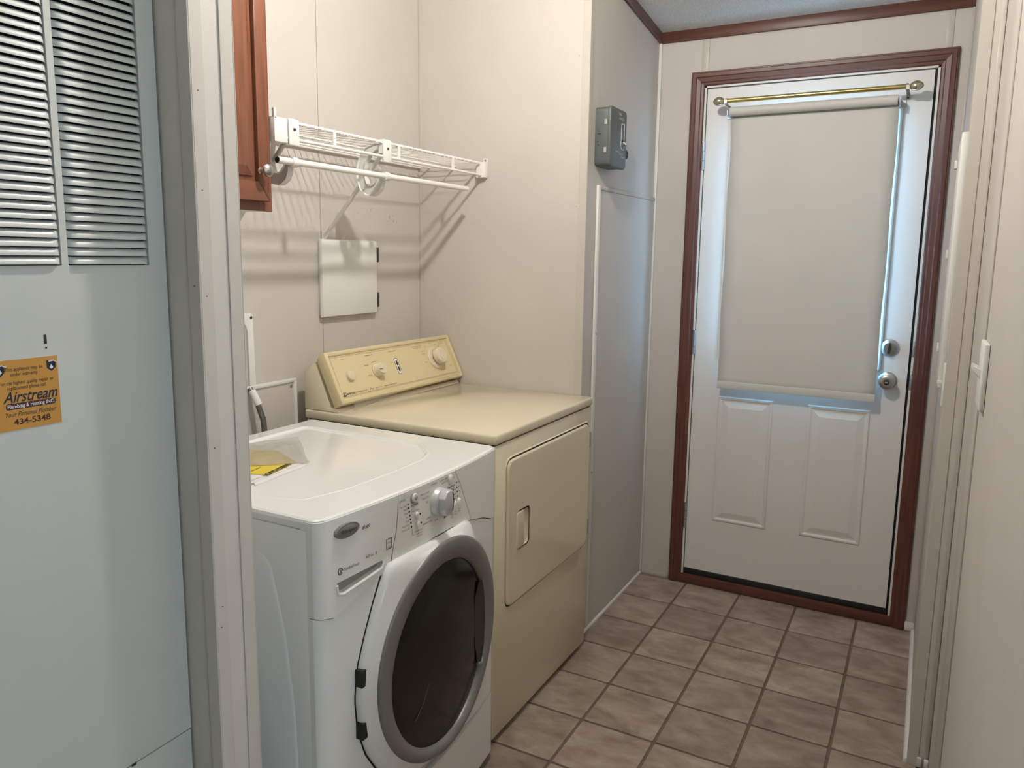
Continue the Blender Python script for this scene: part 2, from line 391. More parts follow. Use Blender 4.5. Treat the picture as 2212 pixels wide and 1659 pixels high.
portal('daylight_portal_window', (4.19, (WY0+WY1)/2, (WZ0+WZ1)/2), (0, math.radians(90), 0), WZ1-WZ0, WY1-WY0)

# ---- trims
n_trim = 0
def trim(bm, mat, label, smooth=True, name=None):
    global n_trim; n_trim += 1
    o = obj('trim_%d' % n_trim, bm, mat, None, smooth); struct(o, label, 'trim'); return o
def sloped_strip(x0, x1, y0, y1, below, height, mat, label):
    t = bm_new(); v = []
    for x in (x0, x1):
        for y in (y0, y1):
            for dz in (-height-below, -below): v.append(t.verts.new((x, y, ceil_z(y)+dz)))
    for f in ((0, 1, 3, 2), (4, 6, 7, 5), (0, 4, 5, 1), (2, 3, 7, 6), (0, 2, 6, 4), (1, 5, 7, 3)): t.faces.new([v[i] for i in f])
    bmesh.ops.recalc_face_normals(t, faces=t.faces[:]); bevel(t, t.edges[:], .0015, 1); b = bm_new(); merge(b, t); return trim(b, mat, label)
b = bm_new(); box(b, XC, XR, YD-.011, YD, 2.267, 2.309, .0015); trim(b, 'woodX', 'reddish brown ceiling trim above the exterior door')
sloped_strip(XC, XC+.011, YP+.002, YD-.011, 0.0, 0.041, 'woodY', 'reddish brown ceiling trim running up the timer box wall')
def vstrip(x0, x1, y0, y1, z0, z1, label, mat='strip', bev=.0012):
    b = bm_new(); box(b, x0, x1, y0, y1, z0, z1, bev); return trim(b, mat, label)
# battens above the door, inside corners
vstrip(-.046, -.018, YD-.0035, YD, 2.136, 2.267, 'narrow beige batten above the hinge side of the door')
vstrip(.805, .829, YD-.0035, YD, 2.143, 2.267, 'narrow beige batten above the latch side of the door')
vstrip(XC, XC+.012, YD-.012, YD, 0.012, 2.267, 'pale inside corner strip between timer box wall and door wall', 'white')
vstrip(XR-.008, XR, YD-.008, YD, 0.02, 2.267, 'beige inside corner strip between door wall and right wall')
vstrip(XB, XB+.0155, YP-.004, YP, 0.0, 2.36, 'beige inside corner strip behind the dryer')
# outside corner strips of the partition beside the dryer
def lstrip(cx, cy, sx, sy, leg1, leg2, z1, label, th=.0025):
    b = bm_new(); box(b, cx+sx*th, cx-sx*leg1, cy+sy*th, cy, 0.0, z1, .0008, 1); box(b, cx+sx*th, cx, cy, cy-sy*leg2, 0.0, z1, .0008, 1); return trim(b, 'strip', label)
lstrip(XC, YP, 1, -1, .026, .028, 2.345, 'beige outside corner strip on the wall end beside the dryer')
lstrip(XC, YA, 1, -1, .024, .026, 2.55, 'scuffed beige corner strip on the furnace side of the middle partition')
lstrip(XC, YB, 1, 1, .024, .027, 2.55, 'beige corner strip on the washer side of the middle partition')
lstrip(XR, YE, -1, -1, .026, .026, 2.40, 'beige outside corner strip at the end of the right wall')
vstrip(XR+.040, XN-.002, YE-.004, YE, 0.0, 2.41, 'beige inside corner strip next to the near wall')
vstrip(XN-.004, XN, -1.14, -.935, 0.0, 2.45, 'wide beige batten on the near wall beside the switch')
# floor trims
b = bm_new(); prism(b, [(XC, 0), (XC+.012, 0), (XC+.011, .006), (XC+.006, .011), (XC, .012)], 'Y', YP+.05, YD); trim(b, 'white', 'white quarter round along the floor under the timer box wall')
b = bm_new(); prism(b, [(XR, 0), (XR-.012, 0), (XR-.011, .008), (XR-.006, .014), (XR, .016)], 'Y', YE, YD-.02); trim(b, 'white', 'white quarter round along the floor of the right wall')
vstrip(.852, XR-.001, YD-.012, YD, .001, .034, 'short white base block between door casing and right wall', 'white', .002)
vstrip(XC+.013, -.088, YD-.006, YD, .001, .022, 'short pale base strip left of the door casing', 'strip', .002)
vstrip(XR+.022, XR+.034, YE-.008, YE-.0002, .001, .030, 'small white base piece at the end of the right wall', 'white', .002)
vstrip(XN-.012, XN-.0005, YE-.016, YE-.0045, .001, .030, 'small white base piece in the corner of the near wall', 'white', .002)
# scuffs on the back wall: torn paper
for k, (px, py, w, h) in enumerate(((841, 470, .006, .020), (850, 478, .005, .009), (857, 480, .004, .006), (838, 478, .004, .006), (848, 466, .003, .006), (801, 453, .003, .014), (772, 461, .003, .003))):
    p = PX(px, py, 'X', XB); b = bm_new()
    pts = [(p.y+w*random.uniform(.3, .6)*math.cos(a)*1.0, p.z+h*random.uniform(.3, .6)*math.sin(a)) for a in [2*math.pi*i/7 for i in range(7)]]
    prism(b, pts, 'X', XB, XB+.0006); obj('paper_tear', b, 'stain', wall_back, False)

for px, py in ((420, 618), (447, 640), (464, 968), (481, 1310), (479, 1355), (427, 195), (437, 411)):
    p = PX(px, py, 'X', XC+.0026); b = bm_new(); lathe(b, [(.0011, -.0005), (.0011, .0003), (0, .0004)], p, (1, 0, 0), 8); obj('nail_head', b, 'darksteel', wall_mid)
for px, py in ((1245, 446), (1251, 120)):
    p = PX(px, py, 'Y', YP-.0026); b = bm_new(); lathe(b, [(.0011, -.0005), (.0011, .0003), (0, .0004)], p, (0, -1, 0), 8); obj('nail_head', b, 'darksteel', wall_part)
# ================================================================== EXTERIOR DOOR
SX0, SX1, SZ0, SZ1 = -0.0165, 0.7835, 0.068, 2.075
door = thing('door_1', 'white half-window exterior door hung in a reddish brown casing', 'door', ((SX0+SX1)/2, YD, 0)); door['kind'] = 'structure'
GX0, GX1, GZ0, GZ1 = 0.112, 0.664, 1.025, 1.925      # glazed opening
b = bm_new(); Y0, Y1 = YD+.001, YD+.045
for (x0, x1, z0, z1) in ((SX0, GX0, SZ0, SZ1), (GX1, SX1, SZ0, SZ1), (GX0, GX1, SZ0, GZ0), (GX0, GX1, GZ1, SZ1)): box(b, x0, x1, Y0, Y1, z0, z1)
bmesh.ops.remove_doubles(b, verts=b.verts[:], dist=1e-5)
slab_o = obj('slab', b, 'door', door, False)
b = bm_new(); box(b, GX0, GX1, YD+.02, YD+.026, GZ0, GZ1); obj('pane', b, 'doorpane', door, False)
fo = [(.088, .990), (.690, .990), (.690, 1.955), (.088, 1.955)]
def rr(x0, x1, z0, z1, y, r): return [(p[0], y, p[1]) for p in rpoly(rect(x0, x1, z0, z1), r, 4)]
def ringframe(bm, rings):
    t = bm_new(); V = [[t.verts.new(p) for p in r] for r in rings]; n = len(V[0])
    for A, B in zip(V[:-1], V[1:]):
        for k in range(n): t.faces.new((A[k], A[(k+1) % n], B[(k+1) % n], B[k]))
    bmesh.ops.recalc_face_normals(t, faces=t.faces[:]); merge(bm, t)
b = bm_new(); x0, x1, z0, z1 = .080, .693, .992, 1.955
ringframe(b, [rr(x0, x1, z0, z1, YD+.001, .012), rr(x0+.002, x1-.002, z0+.002, z1-.002, YD-.009, .011), rr(x0+.007, x1-.007, z0+.007, z1-.007, YD-.012, .009),
              rr(x0+.016, x1-.016, z0+.016, z1-.016, YD-.009, .006), rr(x0+.030, x1-.030, z0+.030, z1-.030, YD-.006, .004), rr(GX0, GX1, GZ0, GZ1, YD+.018, .003)])
obj('window_frame', b, 'white', door)
for (x0, x1) in ((.091, .314), (.445, .672)):
    z0, z1 = .300, .842; y = YD+.001
    R = lambda ins, h: [(p[0], y-h, p[1]) for p in rect(x0+ins, x1-ins, z0+ins, z1-ins)]
    b = bm_new(); nested(b, [R(0, 0), R(.005, .0045), R(.011, .0045), R(.017, .0008), R(.022, .0008), R(.045, .0060)]); obj('panel', b, 'door', door, True, 12)
# jamb, gasket shadow, threshold
b = bm_new()
for (x0, x1, z0, z1) in ((DX0, SX0-.004, .03, DZ1), (SX1+.009, DX1, .03, DZ1), (DX0, DX1, SZ1+.005, DZ1)): box(b, x0, x1, YD-.002, YD+.095, z0, z1)
obj('jamb', b, 'white', door, False)
b = bm_new(); box(b, SX1-.006, SX1+.011, YD+.046, YD+.09, .03, SZ1+.006); box(b, SX1+.0002, SX1+.0088, YD+.014, YD+.05, .06, SZ1); box(b, SX0-.006, SX0+.006, YD+.046, YD+.09, .03, SZ1+.006); box(b, SX0-.0038, SX0-.0002, YD+.014, YD+.05, .06, SZ1); box(b, SX0-.006, SX1+.011, YD+.046, YD+.09, SZ1-.006, SZ1+.008)
obj('weather_strip', b, 'black', door, False)
b = bm_new(); box(b, SX0-.006, SX1+.007, YD+.002, YD+.09, .034, .064, .004); obj('sill_gasket', b, 'black', door)
b = bm_new(); box(b, -.036, .808, YD-.014, YD+.03, 0.0005, .041, .003); obj('threshold', b, 'woodX', door)
b = bm_new(); box(b, SX0+.002, SX1-.002, YD+.046, YD+.075, .0, SZ1); 
b.free()
# casing with a stepped profile, mitred
prof = [(0, 0), (0, .006), (.004, .009), (.012, .010), (.015, .013), (.030, .015), (.034, .018), (.046, .018), (.049, .014), (.052, .014), (.0545, .010), (.0545, 0)]   # (distance from inner edge outward, thickness)
cx0, cx1, cz = -.028, .800, 2.087
def casing(side):
    rows = []
    for u, h in prof:
        y = YD-h
        if side == 'L': rows.append([(cx0-u, y, 0.001), (cx0-u, y, cz+u)])
        elif side == 'R': rows.append([(cx1+u, y, 0.001), (cx1+u, y, cz+u)])
        else: rows.append([(cx0-u, y, cz+u), (cx1+u, y, cz+u)])
    b = bm_new(); grid_surface(b, rows); bmesh.ops.holes_fill(b, edges=[e for e in b.edges if e.is_boundary], sides=0); return b
for side, m in (('L', 'woodZ'), ('R', 'woodZ'), ('T', 'woodX')): obj('casing', casing(side), m, door, True, 20)
# hinges
for py0, py1, xx in ((308, 368, 1518), (712, 765, 1496), (1083, 1137, 1477)):
    za = PX(xx, py0, 'Y', YD).z; zb = PX(xx, py1, 'Y', YD).z; h = za-zb
    b = bm_new()
    for k in range(3): cyl(b, (SX0-.004, YD-.006, zb+h*k/3+.001), (SX0-.004, YD-.006, zb+h*(k+1)/3-.001), .0062, 12)
    box(b, SX0-.016, SX0-.004, YD-.004, YD-.001, zb, za); obj('hinge', b, 'steel', door)
# deadbolt and knob
kx, kz = .7165, 1.087
b = bm_new(); lathe(b, [(.033, 0), (.033, .004), (.031, .008), (.021, .013), (.019, .016), (0, .017)], (kx, YD+.001, kz), (0, -1, 0), 32); db = obj('deadbolt', b, 'nickel', door)
b = bm_new(); prism(b, rpoly([(kx-.006, kz-.020), (kx+.004, kz-.020), (kx+.007, kz), (kx+.004, kz+.020), (kx-.002, kz+.020), (kx-.004, kz)], .002, 2), 'Y', YD-.015, YD-.030, .0015, 1); obj('thumb_turn', b, 'darksteel', db)
for s in (-1, 1): screw(db, (kx+s*.013, YD-.0135, kz), (0, -1, 0), .003, 'nickel')
kx, kz = .7185, .963
b = bm_new(); lathe(b, [(.033, 0), (.033, .004), (.028, .009), (.014, .012), (.012, .028), (.020, .034), (.0262, .043), (.0272, .050), (.025, .058), (.017, .062), (.012, .0615), (0, .0605)], (kx, YD+.001, kz), (0, -1, 0), 36); kb = obj('knob', b, 'nickel', door)
b = bm_new(); lathe(b, [(.010, 0), (.010, .003), (.0065, .004), (0, .004)], (kx, YD-.0605, kz), (0, -1, 0), 20); obj('lock_ring', b, 'darksteel', kb)
b = bm_new(); box(b, kx-.006, kx+.006, YD-.069, YD-.064, kz-.003, kz+.003, .002); obj('push_button', b, 'chrome', kb)
for z in (1.087, .963):   # strikes on the jamb
    b = bm_new(); box(b, SX1+.009, SX1+.0205, YD-.0035, YD-.002, z-.03, z+.03, .003); obj('strike_plate', b, 'steel', door)
portal('daylight_portal_door', ((GX0+GX1)/2, YD+.10, (GZ0+GZ1)/2), (math.radians(-90), 0, 0), GX1-GX0, GZ1-GZ0)

# ---- roller shade hung in front of the door window
YS = .188
sh = thing('roller_shade', 'off-white vinyl roller shade pulled down over the door window', 'roller shade', (.386, YS, .88))
rz, rr_ = 1.971, .0175
b = bm_new(); cyl(b, (.094, YS-.0168, rz-.003), (.677, YS-.0168, rz-.003), rr_, 28); obj('roller', b, 'shade', sh)
b = bm_new(); rows = []
for k in range(25):
    z = .886+(1.969-.886)*k/24
    rows.append([(.0965+.586*i/12+ (.0015*math.sin(k*.7) if i in (0, 12) else 0), YS+.0006*math.sin(i*.8+k*.35), z) for i in range(13)])
grid_surface(b, rows); fab = obj('fabric', b, 'shade', sh); so = fab.modifiers.new('thickness', 'SOLIDIFY'); so.thickness = .0008
b = bm_new(); grid_surface(b, [[(x, y+.0016, z) for x, y, z in r] for r in rows]); bk = obj('bounce_sheet', b, 'bouncewhite', sh); so = bk.modifiers.new('thickness', 'SOLIDIFY'); so.thickness = .0004  # added white sheet, throws window light back onto the door stiles
b = bm_new(); box(b, .0955, .6845, YS-.0045, YS+.0025, .884, .914, .003, 2); obj('hem', b, 'shade', sh)
for s, x in ((-1, .084), (1, .683)):
    b = bm_new(); box(b, x-.002, x+.002, YS-.024, YD-.001, rz-.019, rz+.006, .001, 1); box(b, min(x, x+s*.018), max(x, x+s*.018), YD-.003, YD-.0005, rz-.018, rz+.006, .001, 1)
    cyl(b, (x, YS-.0168, rz-.003), (x-s*.012, YS-.0168, rz-.003), .004, 10); obj('bracket', b, 'steel', sh)
# ---- brass curtain rod above it
YRD = .160; rz2 = 2.008
cr = thing('curtain_rod', 'slim brass curtain rod with egg shaped finials above the roller shade', 'curtain rod', (.386, YRD, rz2))
b = bm_new(); cyl(b, (.081, YRD, rz2), (.702, YRD, rz2), .0085, 20); obj('rod', b, 'brass', cr)
for s, x in ((-1, .081), (1, .702)):
    b = bm_new(); lathe(b, [(.0105, 0), (.0105, .008), (.007, .011), (.0085, .014), (.014, .021), (.0175, .031), (.016, .042), (.010, .051), (.004, .0555), (0, .056)], (x-s*.004, YRD, rz2), (s, 0, 0), 20); obj('finial', b, 'palebrass', cr)
    b = bm_new(); xx = x+s*.003; box(b, xx-.006, xx+.006, YRD-.003, YD-.001, rz2-.013, rz2-.0105, .001, 1); box(b, xx-.006, xx+.006, YD-.004, YD-.0005, rz2-.029, rz2-.0105, .001, 1)
    box(b, xx-.006, xx+.006, YRD-.011, YRD-.009, rz2-.012, rz2+.004, .0008, 1); br = obj('bracket', b, 'nickel', cr)
    screw(br, (xx, YD-.004, rz2-.024), (0, -1, 0), .0035)

# ================================================================== WALL FITTINGS ON THE TIMER BOX WALL
# large access cover
cov = thing('access_cover', 'tall flat beige access cover with white edge strip below the timer box', 'panel', (XC, -.075, .014))
b = bm_new(); box(b, XC+.0005, XC+.006, -.386, YD-.014, .014, 1.640, .001, 1); obj('sheet', b, 'wall', cov)
b = bm_new(); box(b, XC+.0005, XC+.010, -.392, -.366, .014, 1.655, .003, 2); obj('edge_strip', b, 'white', cov)
b = bm_new(); box(b, XC+.0005, XC+.009, -.366, YD-.006, 1.640, 1.655, .003, 2); obj('edge_strip', b, 'strip', cov)
for (y, z, x) in ((-.360, 1.630, .006), (.208, 1.632, .006), (-.379, 1.135, .010), (.218, 1.150, .006), (-.379, .62, .010), (.218, .62, .006)): screw(cov, (XC+x, y, z), (1, 0, 0), .0055, 'chrome' if y > 0 else 'nickel')
# grey timer box
TX, TY0, TY1, TZ0, TZ1 = -.1626, -.417, -.268, 1.716, 1.912
tb = thing('timer_box', 'grey steel time switch box with hasp on the wall', 'timer', (XC, -.34, TZ0))
b = bm_new(); prism(b, rpoly(rect(TY0, TY1, TZ0, TZ1), .018, 5), 'X', XC+.0005, TX-.012, .003, 2, True); obj('case', b, 'timer', tb)
b = bm_new(); prism(b, rpoly(rect(TY0-.002, TY1+.002, TZ0-.002, TZ1+.002), .018, 5), 'X', TX-.013, TX, .006, 3, True); cv = obj('cover', b, 'timer', tb)
for z in (1.860, 1.768):   # hinge leaves on the near side
    b = bm_new(); box(b, TX-.0245, TX-.0155, TY0-.0036, TY0-.0002, z-.009, z+.009, .001, 1); cyl(b, (TX-.0165, TY0-.003, z-.009), (TX-.0165, TY0-.003, z+.009), .0022, 8); obj('hinge', b, 'tanmetal', tb)
for (x, z, w, h) in ((TX-.047, 1.832, .004, .003), (TX-.043, 1.822, .011, .0025), (TX-.048, 1.796, .004, .003), (TX-.045, 1.785, .004, .004)):
    b = bm_new(); box(b, x-w/2, x+w/2, TY0-.0012, TY0-.0002, z-h/2, z+h/2); obj('knockout', b, 'black', tb, False)
def tface(px, py): return PX(px, py, 'X', TX)
o_ = [tface(*p) for p in ((1342.5, 267), (1349.5, 268), (1348, 308), (1347, 324.5), (1343.5, 325.5), (1340, 320), (1341.5, 290))]
o2 = [(p.y, p.z) for p in o_]; cen = (sum(p[0] for p in o2)/7, sum(p[1] for p in o2)/7)
inn = [(cen[0]+(p[0]-cen[0])*.76, cen[1]+(p[1]-cen[1])*.93) for p in o2]
b = bm_new(); ringframe(b, [[(TX+.0002, *p) for p in o2], [(TX+.0012, *p) for p in o2], [(TX+.0012, *p) for p in inn], [(TX+.0002, *p) for p in inn]]); obj('window_outline', b, 'timer2', tb, False)
p = tface(1343.5, 311); b = bm_new(); box(b, TX, TX+.014, p.y-.012, p.y+.012, p.z-.004, p.z+.004, .0015); obj('lever', b, 'chrome', tb)
p = tface(1344, 305.5); b = bm_new(); box(b, TX, TX+.002, p.y-.008, p.y+.010, p.z-.006, p.z+.004); obj('lever_slot', b, 'black', tb, False)
b = bm_new(); c = Vector((TX-.004, TY1+.014, 1.770)); pts = [(c.x, c.y+.011*math.cos(a), c.z+.013*math.sin(a)) for a in [math.radians(10+25*i) for i in range(15)]]; tube(b, pts, .0032, 8); box(b, TX-.008, TX, TY1, TY1+.006, 1.757, 1.783); obj('hasp', b, 'darksteel', tb)
for s_, px, py, sz in (('TIME', 1339.5, 247, .014), ('SWITCH', 1343, 258, .0125), ('OPEN DOOR', 1334, 327.5, .0065), ('TO SET TIME', 1341, 333.5, .0065), ('INTERMATIC', 1345, 341, .0075)):
    text(s_, sz, 'timer2', tface(px, py), EY, EZ, tb, bold=.0002 if sz > .01 else 0)

# ================================================================== RIGHT WALL: electrical panel cover and switch
ep = thing('panel_door', 'tall white hanging panel edge with small clips on the right wall near the exterior door', 'panel', (XR, -.45, 1.07))
b = bm_new(); box(b, XR-.0175, XR-.0005, -.62, -.28, 1.075, 1.735, .003); obj('cover', b, 'white', ep)
for z in (1.685, 1.43, 1.155):
    b = bm_new(); box(b, XR-.0245, XR-.0175, -.33, -.30, z-.012, z+.012, .002); obj('clip', b, 'white', ep)
sw2 = thing('rocker_switch', 'single white toggle switch below the panel edge on the right wall', 'switch', (XR, -.635, 1.03))
b = bm_new(); box(b, XR-.007, XR-.0005, -.646, -.624, 1.03, 1.145, .002); obj('plate', b, 'plastic', sw2)
b = bm_new(); box(b, XR-.020, XR-.007, -.640, -.634, 1.088, 1.098, .002); obj('toggle', b, 'plastic', sw2)
sw = thing('light_switch', 'white double toggle light switch on the near wall', 'switch', (XN, -1.21, 1.13))
b = bm_new(); box(b, XN-.010, XN-.0005, -1.278, -1.163, 1.131, 1.258, .003); obj('plate', b, 'plastic', sw)
for y in (-1.198, -1.243):
    b = bm_new(); prism(b, [(XN-.008, 1.186), (XN-.008, 1.206), (XN-.023, 1.214), (XN-.025, 1.206)], 'Y', y-.0045, y+.0045, .001, 1); obj('toggle', b, 'plastic', sw)

# ================================================================== BACK WALL FITTINGS
# small hinged hatch
hx = XB+.0205
hatch = thing('wall_hatch', 'small white hinged access hatch on the wall above the dryer', 'hatch', (XB, -.9, 1.2))
b = bm_new(); prism(b, rpoly(rect(-1.040, -.754, 1.202, 1.452), .010, 4), 'X', XB+.0005, XB+.010, .002, 2, True); obj('frame', b, 'white', hatch)
b = bm_new(); prism(b, rect(-1.0445, -.7645, 1.2005, 1.4505), 'X', XB+.010, hx+.002, .008, 2, True); obj('lid', b, 'white', hatch)
for z in (1.404, 1.246):
    b = bm_new(); box(b, XB+.009, XB+.019, -.7655, -.751, z-.026, z+.026, .002); cyl(b, (XB+.019, -.7585, z-.016), (XB+.019, -.7585, z+.016), .0035, 10); obj('hinge', b, 'darksteel', hatch)
# washer supply box frame (mostly behind the partition) and lower cover
ob_ = thing('supply_box', 'white plastic washing machine supply box frame on the wall', 'outlet box', (XB, -1.42, 1.02))
b = bm_new()
prism(b, rpoly([(-1.52, 1.231), (-1.3265, 1.231), (-1.3225, 1.018), (-1.345, 1.018), (-1.3475, 1.180), (-1.358, 1.205), (-1.52, 1.205)], [0, .008, .002, .004, .012, .010, 0], 4), 'X', XB+.0005, XB+.008, .002, 2, True)
obj('flange', b, 'plastic', ob_)
b = bm_new(); box(b, XB+.0003, XB+.002, -1.52, -1.348, 1.02, 1.206); obj('recess', b, 'strip', ob_, False)
screw(ob_, (XB+.008, -1.3335, 1.219), (1, 0, 0), .0045)
lc = thing('wall_cover', 'beige wall cover with white edging behind the washer', 'panel', (XB, -1.25, .55))
b = bm_new(); box(b, XB+.0005, XB+.005, -1.46, -1.165, .55, 1.010); obj('sheet', b, 'wall', lc, False)
b = bm_new(); box(b, XB+.0005, XB+.010, -1.46, -1.158, 1.006, 1.0185, .003); box(b, XB+.0005, XB+.010, -1.170, -1.158, .55, 1.010, .003); obj('edging', b, 'white', lc)
screw(lc, (XB+.005, -1.180, .995), (1, 0, 0), .006, 'nickel')
hs = thing('supply_hose', 'grey braided supply hose with a white tag hanging behind the washer', 'hose', (XB+.03, -1.345, .80))
b = bm_new(); tube(b, [(XB+.012, -1.352, 1.012), (XB+.03, -1.350, .99), (XB+.04, -1.343, .95), (XB+.045, -1.336, .92), (XB+.046, -1.333, .88), (XB+.04, -1.338, .82), (XB+.035, -1.342, .78)], .0085, 12); obj('hose', b, 'hose', hs)
b = bm_new(); tube(b, [(XB+.020, -1.351, 1.006), (XB+.031, -1.350, .988), (XB+.038, -1.345, .966)], .0105, 12); obj('tag', b, 'paper', hs)

# ================================================================== WIRE SHELF
XS = -.628; ZS = 1.733
wsf = thing('wire_shelf', 'white wire shelf with hanging rod above the dryer', 'shelf', (-.77, -1.0, 1.58))
for (x, z, r) in ((XS, ZS, .0042), (XS+.004, 1.692, .0042), (-.745, ZS-.005, .0030), (-.860, ZS-.005, .0030), (-.900, ZS-.004, .0035)):
    b = bm_new(); cyl(b, (x, -1.512, z), (x, YP-.001, z), r, 10); obj('rail', b, 'wire', wsf)
wp = None; y = -1.500
while y < YP-.03:
    c = (XS, y, ZS)
    if wp is None:
        b = bm_new(); tube(b, [(XS+.0045, y, ZS-.004), (XS+.003, y, ZS+.0035), (XS-.004, y, ZS+.0048), (-.904, y, ZS+.002)], .0015, 6); wp = obj('wire', b, 'wire', wsf, origin=c)
    else: copy_of(wp, c, wsf)
    y += .0254
for yy in (-1.273, -.985, -.682):
    b = bm_new(); box(b, XS-.001, XS+.005, yy-.006, yy+.006, 1.690, ZS, .001, 1); obj('post', b, 'wire', wsf)
# end brackets
b = bm_new(); box(b, -.644, -.607, YP-.024, YP-.0005, 1.683, 1.737, .002); box(b, -.625, -.607, YP-.004, YP-.0005, 1.735, 1.752, .001, 1); eb = obj('end_bracket', b, 'plastic', wsf)
screw(eb, (-.616, YP-.004, 1.744), (0, -1, 0), .004, 'nickel')
b = bm_new(); box(b, -.640, -.603, -1.512, -1.468, 1.676, 1.735, .002); box(b, -.612, -.603, -1.512, -1.504, 1.73, 1.755, .001, 1); obj('end_bracket', b, 'plastic', wsf)
# support brackets with curled rod holders
for yy in (-1.432, -1.050):
    b = bm_new(); box(b, XS+.004, XS+.012, yy-.018, yy+.018, 1.676, 1.739, .002); box(b, XS-.012, XS+.010, yy-.016, yy+.016, 1.733, 1.741, .002); cl = obj('clip', b, 'plastic', wsf)
    screw(cl, (XS+.012, yy, 1.715), (1, 0, 0), .0042)
    b = bm_new(); box(b, XS-.010, XS+.003, yy-.017, yy-.005, 1.70, 1.735, .001, 1); obj('clip_back', b, 'greyplastic', wsf)
    path = [(-.640, 1.722), (-.666, 1.724), (-.696, 1.712), (-.716, 1.690), (-.724, 1.660), (-.722, 1.632), (-.714, 1.609), (-.698, 1.597), (-.680, 1.595), (-.664, 1.604), (-.655, 1.618), (-.651, 1.632)]
    wid = [.016, .020, .024, .027, .029, .030, .030, .030, .030, .028, .022, .014]
    P = []
    for i in range(len(path)-1):
        for s in (0, .5): P.append((path[i][0]*(1-s)+path[i+1][0]*s, path[i][1]*(1-s)+path[i+1][1]*s, wid[i]*(1-s)+wid[i+1]*s))
    P.append((*path[-1], wid[-1]))
    t = bm_new(); ringsv = []
    for i, (x, z, w) in enumerate(P):
        d = Vector((P[min(i+1, len(P)-1)][0]-P[max(i-1, 0)][0], P[min(i+1, len(P)-1)][1]-P[max(i-1, 0)][1])).normalized(); nx, nz = -d.y, d.x
        hw = w*.5; e = .010
        ringsv.append([t.verts.new((x+nx*a*hw, yy+.012+bb*e, z+nz*a*hw)) for a, bb in ((-1, -1), (-.85, -.55), (.85, -.55), (1, -1), (1, 1), (.85, .55), (-.85, .55), (-1, 1))])
    for A, B in zip(ringsv[:-1], ringsv[1:]):
        for k in range(8): t.faces.new((A[k], A[(k+1) % 8], B[(k+1) % 8], B[k]))
    t.faces.new(ringsv[0]); t.faces.new(ringsv[-1]); bmesh.ops.recalc_face_normals(t, faces=t.faces[:])
    b = bm_new(); merge(b, t); obj('rod_holder', b, 'greyplastic', wsf)
    b = bm_new(); lathe(b, [(.0128, 0), (.0128, .022), (.0100, .022)], (XS-.006, yy+.001, 1.637), (0, 1, 0), 18); obj('rod_cup', b, 'plastic', wsf)
    b = bm_new(); X_, Y_, D_ = frame_of(Vector((XB-(XS-.02), 0, 1.459-1.700)))
    p0 = Vector((XS-.02, yy+.012, 1.702)); p1 = Vector((XB+.002, yy+.040, 1.457)); tube(b, [p0, p1], .0065, 8); box(b, XB, XB+.004, yy+.028, yy+.052, 1.447, 1.478, .001, 1); obj('brace', b, 'greyplastic', wsf)
b = bm_new(); t = bm_new(); lathe(b, [(.0088, 0), (.0088, .896), (.0075, .896), (.0075, .002), (.0075, 0)], (XS-.004, -1.478, 1.637), (0, 1, 0), 20); hr = obj('hanging_rod', b, 'wire', wsf)
b = bm_new(); cyl(b, (XS-.004, -1.4785, 1.637), (XS-.004, -1.470, 1.637), .0076, 16); obj('rod_hollow', b, 'black', hr)

# ================================================================== WALL CABINET
cab = thing('wall_cabinet', 'reddish brown wooden wall cabinet hung above the washer', 'cabinet', (-.76, -1.745, 1.507))
CF = -.618; CZ1 = 2.36
b = bm_new(); box(b, XB+.001, CF-.018, -1.976, -1.5145, 1.512, CZ1); obj('carcass', b, 'cab', cab, False)
b = bm_new(); box(b, XB+.001, CF-.002, -1.975, -1.516, 1.508, 1.512); obj('bottom', b, 'white', cab, False)
b = bm_new()
box(b, CF-.018, CF, -1.976, -1.935, 1.507, CZ1, .0008, 1); box(b, CF-.018, CF, -1.556, -1.5135, 1.507, CZ1, .0008, 1)
obj('face_frame', b, 'cab', cab)
b = bm_new(); box(b, CF-.018, CF, -1.935, -1.556, 1.507, 1.548, .0008, 1); obj('face_rail', b, 'cabY', cab)
DF = -.599; dy0, dy1, dz0, dz1 = -1.955, -1.536, 1.529, 2.33; sw_ = .0345; rw = .046
cdr = None
def frame_piece(pts, m):
    b = bm_new(); prism(b, pts, 'X', CF+.0008, DF, .003, 2, True); return b
b = frame_piece([(dy0, dz0), (dy0+sw_, dz0+rw), (dy0+sw_, dz1-rw), (dy0, dz1)], 'cab')
for q in ([(dy1, dz0), (dy1, dz1), (dy1-sw_, dz1-rw), (dy1-sw_, dz0+rw)],): prism(b, q, 'X', CF+.0008, DF, .003, 2, True)
cdr = obj('door', b, 'cab', cab)
b = frame_piece([(dy0, dz0), (dy1, dz0), (dy1-sw_, dz0+rw), (dy0+sw_, dz0+rw)], 'cabY'); obj('bottom_rail', b, 'cabY', cdr)
b = frame_piece([(dy0, dz1), (dy0+sw_, dz1-rw), (dy1-sw_, dz1-rw), (dy1, dz1)], 'cabY'); obj('top_rail', b, 'cabY', cdr)
py0, py1, pz0, pz1 = dy0+sw_-.001, dy1-sw_+.001, dz0+rw-.001, dz1-rw+.001
R = lambda i, x: [(x, py0+i, pz0+i), (x, py1-i, pz0+i), (x, py1-i, pz1-i), (x, py0+i, pz1-i)]
b = bm_new(); nested(b, [R(0, DF-.012), R(.012, DF-.012), R(.0125, DF-.008), R(.034, DF-.0025)]); obj('raised_panel', b, 'cab', cdr, True, 12)
p = PX(578, 368, 'X', -.577)
b = bm_new(); lathe(b, [(.008, 0), (.006, .003), (.0055, .014), (.010, .018), (.0150, .022), (.0148, .027), (.010, .0315), (0, .033)], (DF, p.y, p.z), (1, 0, 0), 24); obj('knob', b, 'nickel', cdr)

